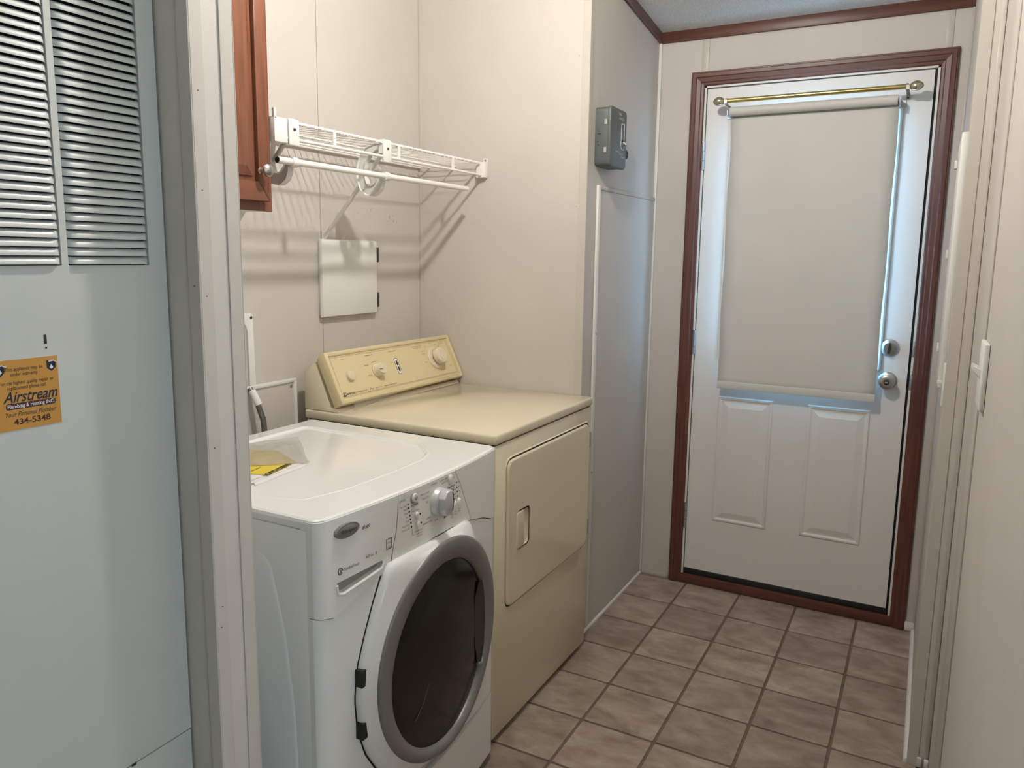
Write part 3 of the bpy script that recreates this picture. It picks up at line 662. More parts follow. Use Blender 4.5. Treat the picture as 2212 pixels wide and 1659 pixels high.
# ================================================================== DRYER
DY0, DY1, DXF, DXB, DZT = -1.168, -.4835, -.1746, -.862, .9245
dry = thing('dryer', 'almond coloured clothes dryer with a yellowed control console', 'dryer', (-.52, (DY0+DY1)/2, 0))
b = bm_new(); prism(b, rpoly([(DY0+.002, .020), (DY1-.012, .020), (DY1-.012, .085), (DY1-.002, .098), (DY1-.002, .892), (DY0+.002, .892)], [.003, .004, .012, .006, .003, .003], 4), 'X', DXB+.01, DXF, .004, 2, True); obj('cabinet', b, 'dryer', dry)
b = bm_new(); box(b, DXB, DXF+.003, DY0, DY1, .8945, DZT, .0075, 3); obj('top', b, 'dryer', dry)
b = bm_new(); box(b, DXB+.012, DXF-.004, DY0+.006, DY1-.006, .888, .8965); obj('seam', b, 'dark', dry, False)
b = bm_new(); box(b, DXB+.05, DXF-.03, DY0+.02, DY1-.02, .004, .025); obj('base', b, 'black', dry, False)
for (x, y_) in ((DXF-.05, DY0+.05), (DXF-.05, DY1-.03), (DXB+.06, DY0+.05), (DXB+.06, DY1-.03)):
    b = bm_new(); cyl(b, (x, y_, .0), (x, y_, .02), .016, 12); obj('foot', b, 'black', dry)
dd = rpoly(rect(-1.101, -.5105, .398, .8375), .034, 6)
b = bm_new(); o9 = rpoly(rect(-1.1045, -.5075, .3945, .8410), .036, 6); ringframe(b, [[(DXF-.004, *p) for p in o9], [(DXF+.0004, *p) for p in o9], [(DXF+.0004, *p) for p in dd], [(DXF-.004, *p) for p in dd]]); obj('door_gap', b, 'dark', dry, False)
def grow(pts, d):
    cy_, cz_ = -.806, .6178
    return [(p[0]+math.copysign(d, p[0]-cy_), p[1]+math.copysign(d, p[1]-cz_)) for p in pts]
b = bm_new(); ringframe(b, [[(DXF-.002, *p) for p in o9], [(DXF+.0025, *p) for p in grow(o9, .0012)], [(DXF+.0030, *p) for p in grow(o9, .003)], [(DXF-.0005, *p) for p in grow(o9, .006)]]); obj('door_rim', b, 'dryer', dry)
HY0, HY1, HZ0, HZ1 = -1.045, -.967, .556, .675
hy = rpoly(rect(HY0, HY1, HZ0, HZ1), .016, 6)
b = bm_new()
# door sheet with a dished pull: outer edge -> face -> pull rim -> dish
def ringx(pts, x): return [(x, a, c) for a, c in pts]
n = len(dd); 
def match(outer, inner):      # resample inner loop to outer count by angle
    cx = sum(p[0] for p in inner)/len(inner); cz_ = sum(p[1] for p in inner)/len(inner); out = []
    ocx = sum(p[0] for p in outer)/len(outer); ocz = sum(p[1] for p in outer)/len(outer)
    return inner if len(inner) == len(outer) else None
sc_ = lambda pts, k, d: [(HY0+HY1)/2+(p[0]-(HY0+HY1)/2)*k for p in pts]
def shrink(pts, d):
    cy_ = (HY0+HY1)/2; cz_ = (HZ0+HZ1)/2
    return [(p[0]-math.copysign(min(d, abs(p[0]-cy_)), p[0]-cy_), p[1]-math.copysign(min(d, abs(p[1]-cz_)), p[1]-cz_)) for p in pts]
off = [(p[0]*1.0, p[1]) for p in dd]
def ddshrink(d):
    cy_ = (-1.101-.5105)/2; cz_ = (.398+.8375)/2
    return [(p[0]-math.copysign(d, p[0]-cy_), p[1]-math.copysign(d, p[1]-cz_)) for p in dd]
nested(b, [ringx(dd, DXF-.010), ringx(dd, DXF+.001), ringx(ddshrink(.0012), DXF+.0045), ringx(ddshrink(.0035), DXF+.0070), ringx(ddshrink(.006), DXF+.0075), ringx(ddshrink(.010), DXF+.0075), ringx(shrink(hy, -.004), DXF+.0075), ringx(hy, DXF+.0075), ringx(shrink(hy, .003), DXF+.0060), ringx(shrink(hy, .007), DXF-.006), ringx(shrink(hy, .014), DXF-.016)])
ddo = obj('door', b, 'dryer', dry, True, 40)
b = bm_new(); prism(b, rpoly(rect(HY0-.0025, HY0+.040, HZ0+.004, HZ1-.004), .010, 5), 'X', DXF+.001, DXF+.0110, .003, 2, True); obj('pull', b, 'dryer', ddo)
for z in (.772, .459):
    b = bm_new(); box(b, DXF, DXF+.006, -.508, -.4975, z-.029, z+.029, .001, 1); cyl(b, (DXF+.005, -.5045, z-.026), (DXF+.005, -.5045, z+.026), .0035, 8); obj('hinge', b, 'steel', dry)
# console
b = bm_new(); prism(b, [(-.862, .9245), (-.862, 1.040), (-.814, 1.076), (-.757, .941), (-.7295, .936), (-.7225, .9245)], 'Y', DY0+.003, DY1-.003, .002, 2); obj('console_housing', b, 'dryer', dry)
FA = Vector((-.7165, 0, .9605)); FT = Vector((-.4267, 0, .9044)).normalized(); FN = Vector((.9044, 0, .4267)).normalized()
def cf(y, s, h=0.0): return Vector((0, y, 0))+FA+FT*s+FN*h
b = bm_new()
q = [cf(0, -.006, -.032), cf(0, -.006, 0), cf(0, .152, 0), cf(0, .155, -.004), cf(0, .155, -.013), cf(0, .150, -.028)]
prism(b, [(v.x, v.z) for v in q], 'Y', DY0+.001, DY1-.001, .002, 2); cons = obj('console', b, 'console', dry)
for y0, y1 in ((DY0, DY0+.014), (DY1-.014, DY1)):   # raised end caps
    q = [cf(0, -.012, -.030), cf(0, -.011, .004), cf(0, -.006, .007), cf(0, .156, .007), cf(0, .160, .001), cf(0, .158, -.016), cf(0, .150, -.030)]
    b = bm_new(); prism(b, [(v.x, v.z) for v in q], 'Y', y0, y1, .002, 2); obj('end_cap', b, 'console', cons)
q = [cf(0, .143, 0), cf(0, .147, .005), cf(0, .155, .006), cf(0, .160, 0), cf(0, .158, -.014), cf(0, .150, -.014)]
b = bm_new(); prism(b, [(v.x, v.z) for v in q], 'Y', DY0+.013, DY1-.013, .001, 1); obj('top_ridge', b, 'console', cons)
q = [cf(0, -.012, -.010), cf(0, -.009, .004), cf(0, .001, .005), cf(0, .006, 0), cf(0, 0, -.01)]
b = bm_new(); prism(b, [(v.x, v.z) for v in q], 'Y', DY0+.013, DY1-.013, .001, 1); obj('bottom_ridge', b, 'console', cons)
q = [cf(0, .0095, 0), cf(0, .0095, .0010), cf(0, .1415, .0010), cf(0, .1415, 0)]
b = bm_new(); prism(b, [(v.x, v.z) for v in q], 'Y', DY0+.018, DY1-.020); face = obj('face_plate', b, 'consoleface', cons, False)
def pln(y0, y1, s0, s1, mat, name='printed_line'):
    b = bm_new(); v = [cf(y0, s0, .0012), cf(y1, s0, .0012), cf(y1, s1, .0012), cf(y0, s1, .0012)]; t = bm_new(); t.faces.new([t.verts.new(c) for c in v]); merge(b, t); obj(name, b, mat, cons, False)
for (y0, y1, s0, s1) in ((DY0+.021, DY1-.023, .0112, .0120), (DY0+.021, DY1-.023, .1390, .1398), (DY0+.021, DY0+.022, .0112, .1398), (DY1-.024, DY1-.023, .0112, .1398)): pln(y0, y1, s0, s1, 'brownink')
def onface(fn, y, s): fn(cf(y, s, .001))
b = bm_new(); lathe(b, [(.0165, 0), (.0165, .006), (.0150, .010), (.008, .012), (0, .0122)], cf(-1.087, .073, .001), FN, 24); obj('start_button', b, 'almondknob', cons)
b = bm_new(); lathe(b, [(.0225, 0), (.0225, .004), (.0205, .006), (.0195, .024), (.0175, .0275), (0, .028)], cf(-.951, .0735, .001), FN, 28); kn1 = obj('temperature_knob', b, 'almondknob', cons)
b = bm_new(); c0 = cf(-.951, .0735, .0294); t = bm_new(); t.faces.new([t.verts.new(c0+FT*a+EY*bb) for a, bb in ((-.004, -.017), (.0, -.018), (-.001, -.002), (-.004, -.002))]); merge(b, t); obj('pointer', b, 'brownink', kn1, False)
# rocker
def loop_on(y, s, hw, hs, r, h): return [cf(y+p[0], s+p[1], h) for p in rpoly(rect(-hw, hw, -hs, hs), r, 4)]
b = bm_new(); ringframe(b, [loop_on(-.8365, .0755, .0098, .0290, .008, .001), loop_on(-.8365, .0755, .0098, .0290, .008, .0018), loop_on(-.8365, .0755, .0086, .0278, .007, .0018), loop_on(-.8365, .0755, .0086, .0278, .007, .001)]); obj('rocker_ring', b, 'navy', cons, False)
b = bm_new(); nested(b, [loop_on(-.8365, .0755, .0085, .0276, .007, .001), loop_on(-.8365, .0755, .0075, .0266, .006, .002)]); obj('rocker', b, 'plastic', cons)
for ds in (.011, -.011):
    b = bm_new(); nested(b, [loop_on(-.8365, .0755+ds, .0038, .0085, .001, .002), loop_on(-.8365, .0755+ds, .0036, .0083, .001, .0026)]); obj('switch_key', b, 'ink', cons, False)
b = bm_new(); lathe(b, [(.0415, 0), (.0415, .004), (.0390, .007), (.033, .0085), (0, .0085)], cf(-.611, .0785, .001), FN, 40); dl = obj('timer_dial', b, 'almondknob', cons)
b = bm_new(); lathe(b, [(.020, 0), (.020, .005), (.0300, .008), (.0300, .024), (.0275, .0275), (.0200, .0285), (.0185, .0270), (.0170, .0285), (0, .0290)], cf(-.611, .0785, .0095), FN, 36); obj('timer_knob', b, 'almondknob', dl)
b = bm_new(); t = bm_new(); c0 = cf(-.611, .0785, .0090); t.faces.new([t.verts.new(c0+FT*a+EY*bb) for a, bb in ((-.034, -.012), (-.0335, -.0135), (-.024, -.0095), (-.0245, -.0080))]); merge(b, t); obj('pointer', b, 'brownink', dl, False)
def ct(s, size, y, sl, mat='brownink', **k): text(s, size, mat, cf(y, sl, .0010), EY, FT, cons, **k)
ct('START', .0052, -1.092, .1285); ct('TEMPERATURE', .0052, -.9655, .1290); ct('DRYING SELECTOR', .0052, -.8390, .1300)
ct('ELECTRONIC DRY CONTROL', .0048, -.6950, .1325); ct('SELECT DRYNESS LEVEL', .0044, -.6950, .1265)
ct('AUTOMATIC DRY', .0046, -.5450, .1340); ct('WRINKLE CARE', .0046, -.5450, .1280)
ct('REGULAR', .0046, -.992, .0975); ct('DELICATE', .0046, -.992, .0620); ct('PERM PRESS', .0042, -.951, .1045); ct('AIR', .0045, -.915, .074)
ct('HIGH', .0045, -.862, .0905)
for s_, dy, ds in (('OFF', 0, .056), ('DRY', -.034, .047), ('MORE DRY', -.056, .032), ('NORMAL', -.058, .022), ('LESS DRY', -.060, -.010), ('60', -.028, -.042), ('40', -.006, -.049), ('20', .010, -.050), ('TIMED DRY', .062, -.010), ('DAMP DRY', .060, -.024), ('OFF', .030, .050), ('PRESS', .046, .042)):
    ct(s_, .0046, -.611+dy, .0785+ds)
ct('T-D', .0080, -.5305, .038)
b = bm_new(); nested(b, [loop_on(-1.1365, .0185, .0062, .0062, .0015, .001), loop_on(-1.1365, .0185, .0060, .0060, .0015, .0018)]); lg = obj('logo_square', b, 'ink', cons, False)
text('M', .0105, 'consoleface', cf(-1.1365, .0185, .0018), EY, FT, cons, bold=.0003)
ct('MAYTAG', .0095, -1.1275, .0180, 'ink', align='LEFT', bold=.0002); ct('DEPENDABLE CARE', .0060, -1.0840, .0180, 'brownink', align='LEFT', shear=.2)
ct('Plus', .0115, -1.0170, .0185, 'brownink', align='LEFT', shear=.3); ct('HEAVY DUTY', .0058, -.9900, .0180, align='LEFT'); ct('EXTRA LARGE CAPACITY', .0060, -.9420, .0180, align='LEFT')
ct('DRYER', .0044, -.5850, .0115)
# torn clear tape under the console lip
tp = bm_new(); rows = []
for i in range(13):
    y = -1.115+.21*i/12; d = .022*(1-i/12)+.004+.004*random.random()
    rows.append([cf(y, -.012, .006), Vector((-.706+.003*math.sin(i*1.3), y, .953-d*.5)), Vector((-.712, y+.004*math.sin(i*2.1), .950-d))])
grid_surface(tp, rows); tpo = obj('torn_tape', tp, 'bag', cons)

# ================================================================== WASHER
WY0, WY1, WXB, WZT = -1.888, -1.200, -.800, .905; WC = (WY0+WY1)/2; WH = (WY1-WY0)/2
def wfr(y):
    u = min(1.0, abs((y-WC)/WH)); e = max(0.0, (u-.94)/.06)
    return -.149+.024*(1-u*u)-.018*(1-math.sqrt(max(0.0, 1-e*e)))
was = thing('washer', 'white front-loading washing machine with a grey ringed round door', 'washing machine', (-.48, WC, 0))
b = bm_new(); box(b, WXB, -.176, WY0, WY1, .030, .884, .004); obj('cabinet', b, 'washer', was)
def bulge(b, dx=0.0, n=20):
    """bend a flat front part (built with X measured from the curved front) round the bowed front"""
    for y in [WY0+(WY1-WY0)*k/n for k in range(1, n)]+[WY0+d_ for d_ in (.0008, .0025, .005, .009, .014, .021)]+[WY1-d_ for d_ in (.0008, .0025, .005, .009, .014, .021)]:
        bmesh.ops.bisect_plane(b, geom=b.verts[:]+b.edges[:]+b.faces[:], plane_co=(0, y, 0), plane_no=(0, 1, 0), dist=1e-6)
    for v in b.verts: v.co.x += wfr(v.co.y)+dx
    return b
def arc(pts): return pts
low = [(WY0+.001, .708), (-1.850, .700), (-1.783, .7245), (-1.707, .7455), (-1.61, .7605), (-1.53, .765), (-1.45, .7645), (-1.373, .7560), (-1.29, .737), (-1.235, .7165), (WY1-.001, .714)]
def lowz(y):
    for a, c in zip(low[:-1], low[1:]):
        if a[0] <= y <= c[0]: return a[1]+(c[1]-a[1])*(y-a[0])/(c[0]-a[0])
    return .715
def low_between(y0, y1): return [(y0, lowz(y0))]+[p for p in low if y0 < p[0] < y1]+[(y1, lowz(y1))]
TOPF = .9005
# upper front: drawer front with a real handle slot
slot = [(-1.842, .768), (-1.838, .7455), (-1.826, .7420), (-1.704, .7600), (-1.697, .7660), (-1.702, .7735)]
sy = lambda z: -1.663-(.905-z)*.085 if z > .822 else -1.670-(.822-z)*.31
g = .0012
def upper_piece(name, pts, mat='washpanel', depth=.030):
    b = bm_new(); prism(b, pts, 'X', -depth, 0.0); bulge(b); 
    return obj(name, b, mat, was, True, 30)
seamL = [(-1.6625, TOPF), (-1.6645, .86), (-1.670, .822), (-1.682, .783), (-1.690, lowz(-1.690))]
seamR = [(-1.441, TOPF), (-1.413, .856), (-1.365, .765), (-1.3615, lowz(-1.3615))]
# drawer front split round the slot: upper and lower lips plus recessed slot floor
ll = low_between(WY0+.0006, -1.690-g)
dp = [(WY0+.0006, .7705), (-1.8420, .768), (-1.716, .7735), (-1.686, .777), (-1.682-g, .783), (-1.670-g, .822), (-1.6645-g, .86), (-1.6625-g, TOPF), (WY0+.0006, TOPF)]
drw = upper_piece('drawer_front', dp)
dl2 = ll + [(-1.686, .777-.0002), (-1.716, .7733), (-1.712, .7655), (-1.719, .7580), (-1.826, .7420), (-1.838, .7455), (-1.8420, .7678), (WY0+.0006, .7703)]
lip = upper_piece('drawer_lip', dl2)
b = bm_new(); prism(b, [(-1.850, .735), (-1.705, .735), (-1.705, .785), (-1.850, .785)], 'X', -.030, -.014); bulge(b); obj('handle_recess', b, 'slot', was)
# rounded bright rim under the slot
rim = [(-1.8425, .764), (-1.8395, .7455), (-1.826, .7405), (-1.765, .7500), (-1.718, .7570), (-1.711, .7650), (-1.708, .773)]
b = bm_new(); tube(b, [(wfr(y)-.0005, y, z-.001) for y, z in rim], .0035, 8); obj('slot_rim', b, 'washpanel', was)
cp = [(-1.690, lowz(-1.690)), *[p for p in low if -1.690 < p[0] < -1.3615], (-1.3615, lowz(-1.3615)), (-1.365, .765), (-1.413, .856), (-1.441, TOPF), (-1.6625, TOPF), (-1.6645, .86), (-1.670, .822), (-1.682, .783)]
ctrl = upper_piece('control_panel', cp)
rp = [(-1.3615+g, lowz(-1.36)), *[p for p in low if p[0] > -1.36][:-1], (WY1-.0006, .714), (WY1-.0006, TOPF), (-1.441+g, TOPF), (-1.413+g, .856), (-1.365+g, .765)]
upper_piece('side_fascia', rp)
for sm in (seamL, seamR):
    b = bm_new(); tube(b, [(wfr(y)-.0004, y, z) for y, z in sm], .0008, 5); obj('seam', b, 'greyink', was)
# lower front panel, kick panel
b = bm_new(); prism(b, [(WY0+.0006, .205), (WY1-.0006, .205), (WY1-.0006, .712)]+[(p[0], p[1]-.0025) for p in reversed(low[1:-1])]+[(WY0+.0006, .7055)], 'X', -.028, -.0030); bulge(b); lowp = obj('front_panel', b, 'washer', was, True, 30)
b = bm_new(); prism(b, [(WY0+.0006, .028), (WY1-.0006, .028), (WY1-.0006, .2035)]+[(WC+WH*.8*math.cos(a), .2035-.018*math.sin(a)) for a in [math.pi*i/12 for i in range(1, 12)]]+[(WY0+.0006, .2035)], 'X', -.028, -.0025); bulge(b); obj('kick_panel', b, 'washer', was, True, 30)
for (x, y_) in ((-.20, WY0+.06), (-.20, WY1-.06), (-.74, WY0+.06), (-.74, WY1-.06)):
    b = bm_new(); cyl(b, (x, y_, 0), (x, y_, .032), .02, 14); obj('foot', b, 'black', was)
# top with raised border and shallow field
def top_loop(ins, z, fr=0.0):
    pts = []
    N_ = 40
    pts.append((WXB+ins, WY0+ins)); 
    for k in range(N_+1):
        y = WY0+ins+(WY1-WY0-2*ins)*k/N_; pts.append((wfr(y)-ins-fr, y))
    pts.append((WXB+ins, WY1-ins))
    return [(x, y, z) for x, y in rpoly(pts, [.012]+[.010 if k in (0, N_) else 0 for k in range(N_+1)]+[.012], 4)]
b = bm_new()
def field_loop(ins, z, fx):
    """sunk field of the lid: straight sides, front edge running diagonally forward at the centre"""
    pts = [(WXB+.05+ins, WY0+.045+ins), (-.385-ins, WY0+.045+ins), (-.262-ins, WY0+.085+ins), (-.236-ins, WC-.16), (-.230-ins, WC), (-.236-ins, WC+.13), (-.258-ins, WY1-.150-ins), (-.330-ins, WY1-.080-ins), (WXB+.05+ins, WY1-.080-ins)]
    return [(x, y, z) for x, y in rpoly(pts, .02, 3)]
outer = top_loop(0, .8845); n_o = len(outer)
t = bm_new(); LO = [[t.verts.new(p) for p in L_] for L_ in (top_loop(0, .8855), top_loop(0, .8975), top_loop(.0025, .9035), top_loop(.008, .9062))]
for A, B in zip(LO[:-1], LO[1:]):
    for k in range(n_o): t.faces.new((A[k], A[(k+1) % n_o], B[(k+1) % n_o], B[k]))
t.faces.new(LO[0]); 
f1 = field_loop(0, .9062, 0); LI = [[t.verts.new(p) for p in L_] for L_ in (f1, field_loop(.003, .9074, 0), field_loop(.007, .9072, 0), field_loop(.012, .9018, 0))]; m_o = len(f1)
for A, B in zip(LI[:-1], LI[1:]):
    for k in range(m_o): t.faces.new((A[k], A[(k+1) % m_o], B[(k+1) % m_o], B[k]))
t.faces.new(LI[-1])
e1 = [t.edges.get((LO[-1][k], LO[-1][(k+1) % n_o])) for k in range(n_o)]; e2 = [t.edges.get((LI[0][k], LI[0][(k+1) % m_o])) for k in range(m_o)]
bmesh.ops.triangle_fill(t, use_beauty=True, edges=e1+e2)
bmesh.ops.recalc_face_normals(t, faces=t.faces[:]); b = bm_new(); merge(b, t); obj('top', b, 'washer', was, True, 11)
# side pressing on the near flank
sp = [(-.78, .12), (-.62, .80), (-.60, .818), (-.295, .818), (-.272, .800), (-.237, .657), (-.2185, .503), (-.214, .381), (-.214, .12)]
S = lambda ins, y: [(x+ins*(1 if x < -.45 else -1), y, z+ins*(1 if z < .2 else -1)) for x, z in rpoly(sp, [.02, .02, .01, .03, .03, .05, .05, .02, .02], 3)]
b = bm_new(); nested(b, [S(0, WY0-.0002), S(.006, WY0-.004), S(.030, WY0-.004), S(.045, WY0-.012)]); obj('side_pressing', b, 'washer', was, True, 50)
# ---- door
DC, DZc = -1.543, .490
half = [(-1.704, .762), (-1.719, .738), (-1.750, .688), (-1.779, .627), (-1.801, .565), (-1.809, .497), (-1.803, .428), (-1.783, .363), (-1.748, .303), (-1.700, .258), (-1.632, .226)]
outl = [(p[0]+.012*min(1, (.762-p[1])/.1 if p[1] > .5 else 1), p[1]) for p in half]+[(DC, .217)]+[(2*DC-p[0], p[1]) for p in reversed(half)]
outl = rpoly(outl, [.018]+[.03]*(len(outl)-2)+[.018], 3)
def ell(ry, rz, n, zc=DZc, yc=DC): return [(yc+ry*math.cos(2*math.pi*k/n), zc+rz*math.sin(2*math.pi*k/n)) for k in range(n)]
def sample(poly, n):         # radial resample of an outline about the door centre
    out = []
    for k in range(n):
        a = 2*math.pi*k/n; d = Vector((math.cos(a), math.sin(a))); best = 0
        for i in range(len(poly)):
            p = Vector(poly[i])-Vector((DC, DZc)); q = Vector(poly[(i+1) % len(poly)])-Vector((DC, DZc)); e = q-p
            den = d.x*e.y-d.y*e.x
            if abs(den) < 1e-12: continue
            tt = (p.x*e.y-p.y*e.x)/den; u = (p.x*d.y-p.y*d.x)/den
            if tt > 0 and -1e-6 <= u <= 1+1e-6: best = max(best, tt)
        out.append((DC+d.x*best, DZc+d.y*best))
    return out
ND = 96; O1 = sample(outl, ND)
def scl(pts, d): return [(DC+(p[0]-DC)*(1-d/.27), DZc+(p[1]-DZc)*(1-d/.27)) for p in pts]
wx = lambda y: wfr(y)
def lp(pts, off): return [(wx(p[0])+off, p[0], p[1]) for p in pts]
RC = (-1.517, .496); WCn = (-1.515, .481)
def er(ry, rz, k=0.0): return ell(ry, rz, ND, RC[1]*(1-k)+WCn[1]*k, RC[0]*(1-k)+WCn[0]*k)
EO = er(.247, .262); EI = er(.199, .221, 1)
b = bm_new(); ringframe(b, [lp(scl(O1, -.004), -.020), lp(scl(O1, -.004), -.0025), lp(scl(O1, .0), -.0025), lp(scl(O1, .0), -.02)]); obj('door_gap', b, 'dark', was, False)
b = bm_new(); ringframe(b, [lp(O1, -.010), lp(O1, .006), lp(scl(O1, .003), .012), lp(scl(O1, .010), .0155), lp([((p[0]+q_[0])/2, (p[1]+q_[1])/2) for p, q_ in zip(scl(O1, .010), EO)], .0205), lp(EO, .0245)]); wd = obj('door', b, 'washer', was, True, 50)
b = bm_new(); ringframe(b, [lp(EO, .0235), lp(er(.246, .261), .0275), lp(er(.240, .255), .0300), lp(er(.223, .240, .5), .0305), lp(er(.205, .226, 1), .0250), lp(EI, .0190), lp(EI, .0120)]); obj('ring', b, 'silver', wd, True, 60)
b = bm_new(); nested(b, [lp(er(.2005, .2225, 1), .0150), lp(er(.187, .21, 1), .0175), lp(er(.13, .145, 1), .0230), lp(er(.06, .07, 1), .0258), lp(er(.02, .02, 1), .0262)]); obj('window', b, 'darkglass', wd, True, 60)
# finger pull recess at the latch side of the ring
hp = rpoly([(-1.336, .548), (-1.322, .566), (-1.3385+.045, .590), (-1.3385+.028, .35+.03), (-1.322, .372), (-1.338, .410)], .01, 3)
hp = rpoly([(y_h+.016, z_h) for y_h, z_h in ((-1.392, .440), (-1.390, .560), (-1.372, .592), (-1.350, .590), (-1.338, .540), (-1.334, .480), (-1.340, .400), (-1.352, .370), (-1.376, .372))], .008, 3)
b = bm_new(); nested(b, [[(wx(p[0])+.0205+.0, p[0], p[1]) for p in hp], [(wx(p[0])+.0225, p[0]*1.0, p[1]) for p in hp]]); obj('finger_recess', b, 'darkglass2', wd)
b = bm_new(); tube(b, [(wx(-1.356)+.023, -1.360, .372), (wx(-1.344)+.024, -1.342, .366), (wx(-1.329)+.023, -1.328, .378)], .004, 8); obj('finger_lip', b, 'silver', wd)
for z in (.545, .428):       # hinge notches
    b = bm_new(); prism(b, rect(-1.7965, -1.780, z-.019, z+.019), 'X', wfr(-1.79)-.005, wfr(-1.79)+.0148, .0015, 1); obj('hinge_notch', b, 'black', wd)
# faint scratch on the glass
b = bm_new(); tube(b, [(wx(y)+.0205+.004*(1-((y-DC)/.2)**2), y, z) for y, z in ((-1.545, .56), (-1.56, .50), (-1.58, .45), (-1.61, .40), (-1.64, .37))], .0006, 5); obj('scratch', b, 'greyink', wd)
# ---- controls
def wpos(y, z, h=0.0): return Vector((wfr(y)+h, y, z))
def wt(s, size, y, z, mat='greyink', **k): return text(s, size, mat, wpos(y, z, .0), Vector((.145*-(y-WC)/WH, 1, 0)), EZ, was, lift=.0008, **k)
def button(name, y, z, ry, rz_, h=.005, mat='plastic'):
    n_ = 20; b = bm_new(); L_ = lambda k, hh: [(wfr(y)+hh, y+ry*k*math.cos(2*math.pi*i/n_), z+rz_*k*math.sin(2*math.pi*i/n_)) for i in range(n_)]
    nested(b, [L_(1, -.001), L_(1, h*.5), L_(.8, h*.9), L_(.4, h)]); return obj(name, b, mat, was)
pb = button('power_ring', -1.609, .8805, .0125, .0125, .0025, 'slot'); pb2 = button('power_button', -1.609, .8812, .0105, .0105, .006)
b = bm_new(); tube(b, [(wfr(-1.609)+.0068, -1.609+.0038*math.cos(a), .8805+.0038*math.sin(a)) for a in [math.radians(110+320*i/14) for i in range(15)]], .0006, 5); obj('power_symbol', b, 'greyink', was)
wt('POWER', .0075, -1.607, .8635, 'ink', bold=.0001); wt('STATUS', .0065, -1.650, .884)
for i, s_ in enumerate(('Door Lock', 'Wash', 'Rinse', 'Spin', 'Done', 'Extra Rinse', 'Control Lock')):
    f_ = i/6; y = -1.630+.012*f_; z = .8715-.0545*f_
    b = bm_new(); lathe(b, [(.0022, 0), (.0022, .0008), (0, .0009)], wpos(y, z), (1, 0, 0), 10); obj('indicator', b, 'black', was)
    wt(s_, .0052, y-.006, z-.001, align='RIGHT')
b = bm_new(); tube(b, [wpos(-1.617, .812, .0006), wpos(-1.615, .797, .0006), wpos(-1.609, .7965, .0006)], .0004, 4); obj('printed_line', b, 'greyink', was)
button('rinse_button', -1.600, .837, .0068, .0085); button('fresh_button', -1.596, .815, .0068, .0085)
for y, z in ((-1.586, .8375), (-1.583, .816)):
    b = bm_new(); lathe(b, [(.0022, 0), (.0022, .0008), (0, .0009)], wpos(y, z), (1, 0, 0), 10); obj('indicator', b, 'black', was)
wt('Extra Rinse', .0052, -1.603, .8500); wt('TumbleFresh', .0052, -1.594, .8010); wt('option hold', .0048, -1.591, .7945); wt('3 seconds', .0048, -1.590, .7885)
# cycle knob
kc = Vector((wfr(-1.513), -1.5145, .846))
b = bm_new(); lathe(b, [(.0335, 0), (.0335, .003), (.0315, .006), (.0300, .012), (.0270, .014), (0, .014)], kc, (1, 0, 0), 40); ck = obj('cycle_knob', b, 'chromeknob', was)
kz0 = .029
b = bm_new(); prism(b, rpoly([(kc.y-.0195, kc.z-.012), (kc.y-.010, kc.z-kz0), (kc.y+.013, kc.z-kz0), (kc.y+.0175, kc.z), (kc.y+.013, kc.z+kz0), (kc.y-.006, kc.z+kz0), (kc.y-.0195, kc.z+.014)], [.008, .005, .004, .010, .004, .008, .008], 4), 'X', kc.x+.013, kc.x+.031, .0035, 2, True); obj('grip', b, 'chromeknob', ck)
b = bm_new(); prism(b, [(kc.y+.0128, kc.z-.027), (kc.y+.0205, kc.z-.020), (kc.y+.024, kc.z), (kc.y+.0205, kc.z+.020), (kc.y+.0128, kc.z+.027)], 'X', kc.x+.0125, kc.x+.029, .0015, 1); obj('grip_side', b, 'darkknob', ck)
for s_, y, z, al, m_ in (('NORMAL', -1.532, .8920, 'CENTER', 'ink'), ('BULKY ITEMS', -1.492, .8915, 'CENTER', 'greyink'), ('HEAVY DUTY', -1.484, .8840, 'CENTER', 'greyink'), ('SMALL LOAD', -1.552, .8790, 'RIGHT', 'greyink'), ('DELICATE', -1.5535, .8680, 'RIGHT', 'greyink'), ('SILK', -1.5545, .8570, 'RIGHT', 'greyink'), ('RINSE', -1.5480, .8175, 'RIGHT', 'greyink'), ('DRAIN & SPIN', -1.5400, .8085, 'RIGHT', 'greyink'), ('SOAK', -1.524, .8040, 'CENTER', 'greyink'), ('CLEAN', -1.494, .8060, 'CENTER', 'greyink')):
    wt(s_, .0058, y, z, m_, align=al)
b = bm_new(); box(b, kc.x+.0002, kc.x+.001, -1.492, -1.480, .7985, .8045); obj('printed_mark', b, 'greyink', was, False)
button('start_button', -1.463, .8845, .0085, .0125)
wt('START/PAUSE', .0058, -1.459, .866, 'ink', bold=.0001)
b = bm_new(); box(b, wfr(-1.459)+.0002, wfr(-1.459)+.0008, -1.474, -1.445, .8590, .8598); obj('printed_line', b, 'greyink', was, False)
for i, (y, z) in enumerate(((-1.457, .8125), (-1.4395, .8150), (-1.4225, .8175))):
    button('option_button', y, z, .0070, .0100)
    for k in range(4 if i == 2 else 3):
        yy = y-.006-.0020*k; zz = z+.0165+.0118*k
        b = bm_new(); lathe(b, [(.0019, 0), (.0019, .0008), (0, .0009)], wpos(yy, zz), (1, 0, 0), 8); obj('indicator', b, 'black', was)
        wt(('Low', 'Med', 'High', 'Max')[k], .0045, yy+.0040, zz, align='LEFT')
    wt(('Signal', 'Soil', 'Temp')[i], .0048, y+.0015, z-.0165); wt(('Level', 'Level', 'Wash')[i], .0048, y+.0015, z-.0225)
b = bm_new(); lathe(b, [(.0019, 0), (.0019, .0008), (0, .0009)], wpos(-1.4500, .8855), (1, 0, 0), 8); obj('indicator', b, 'black', was)
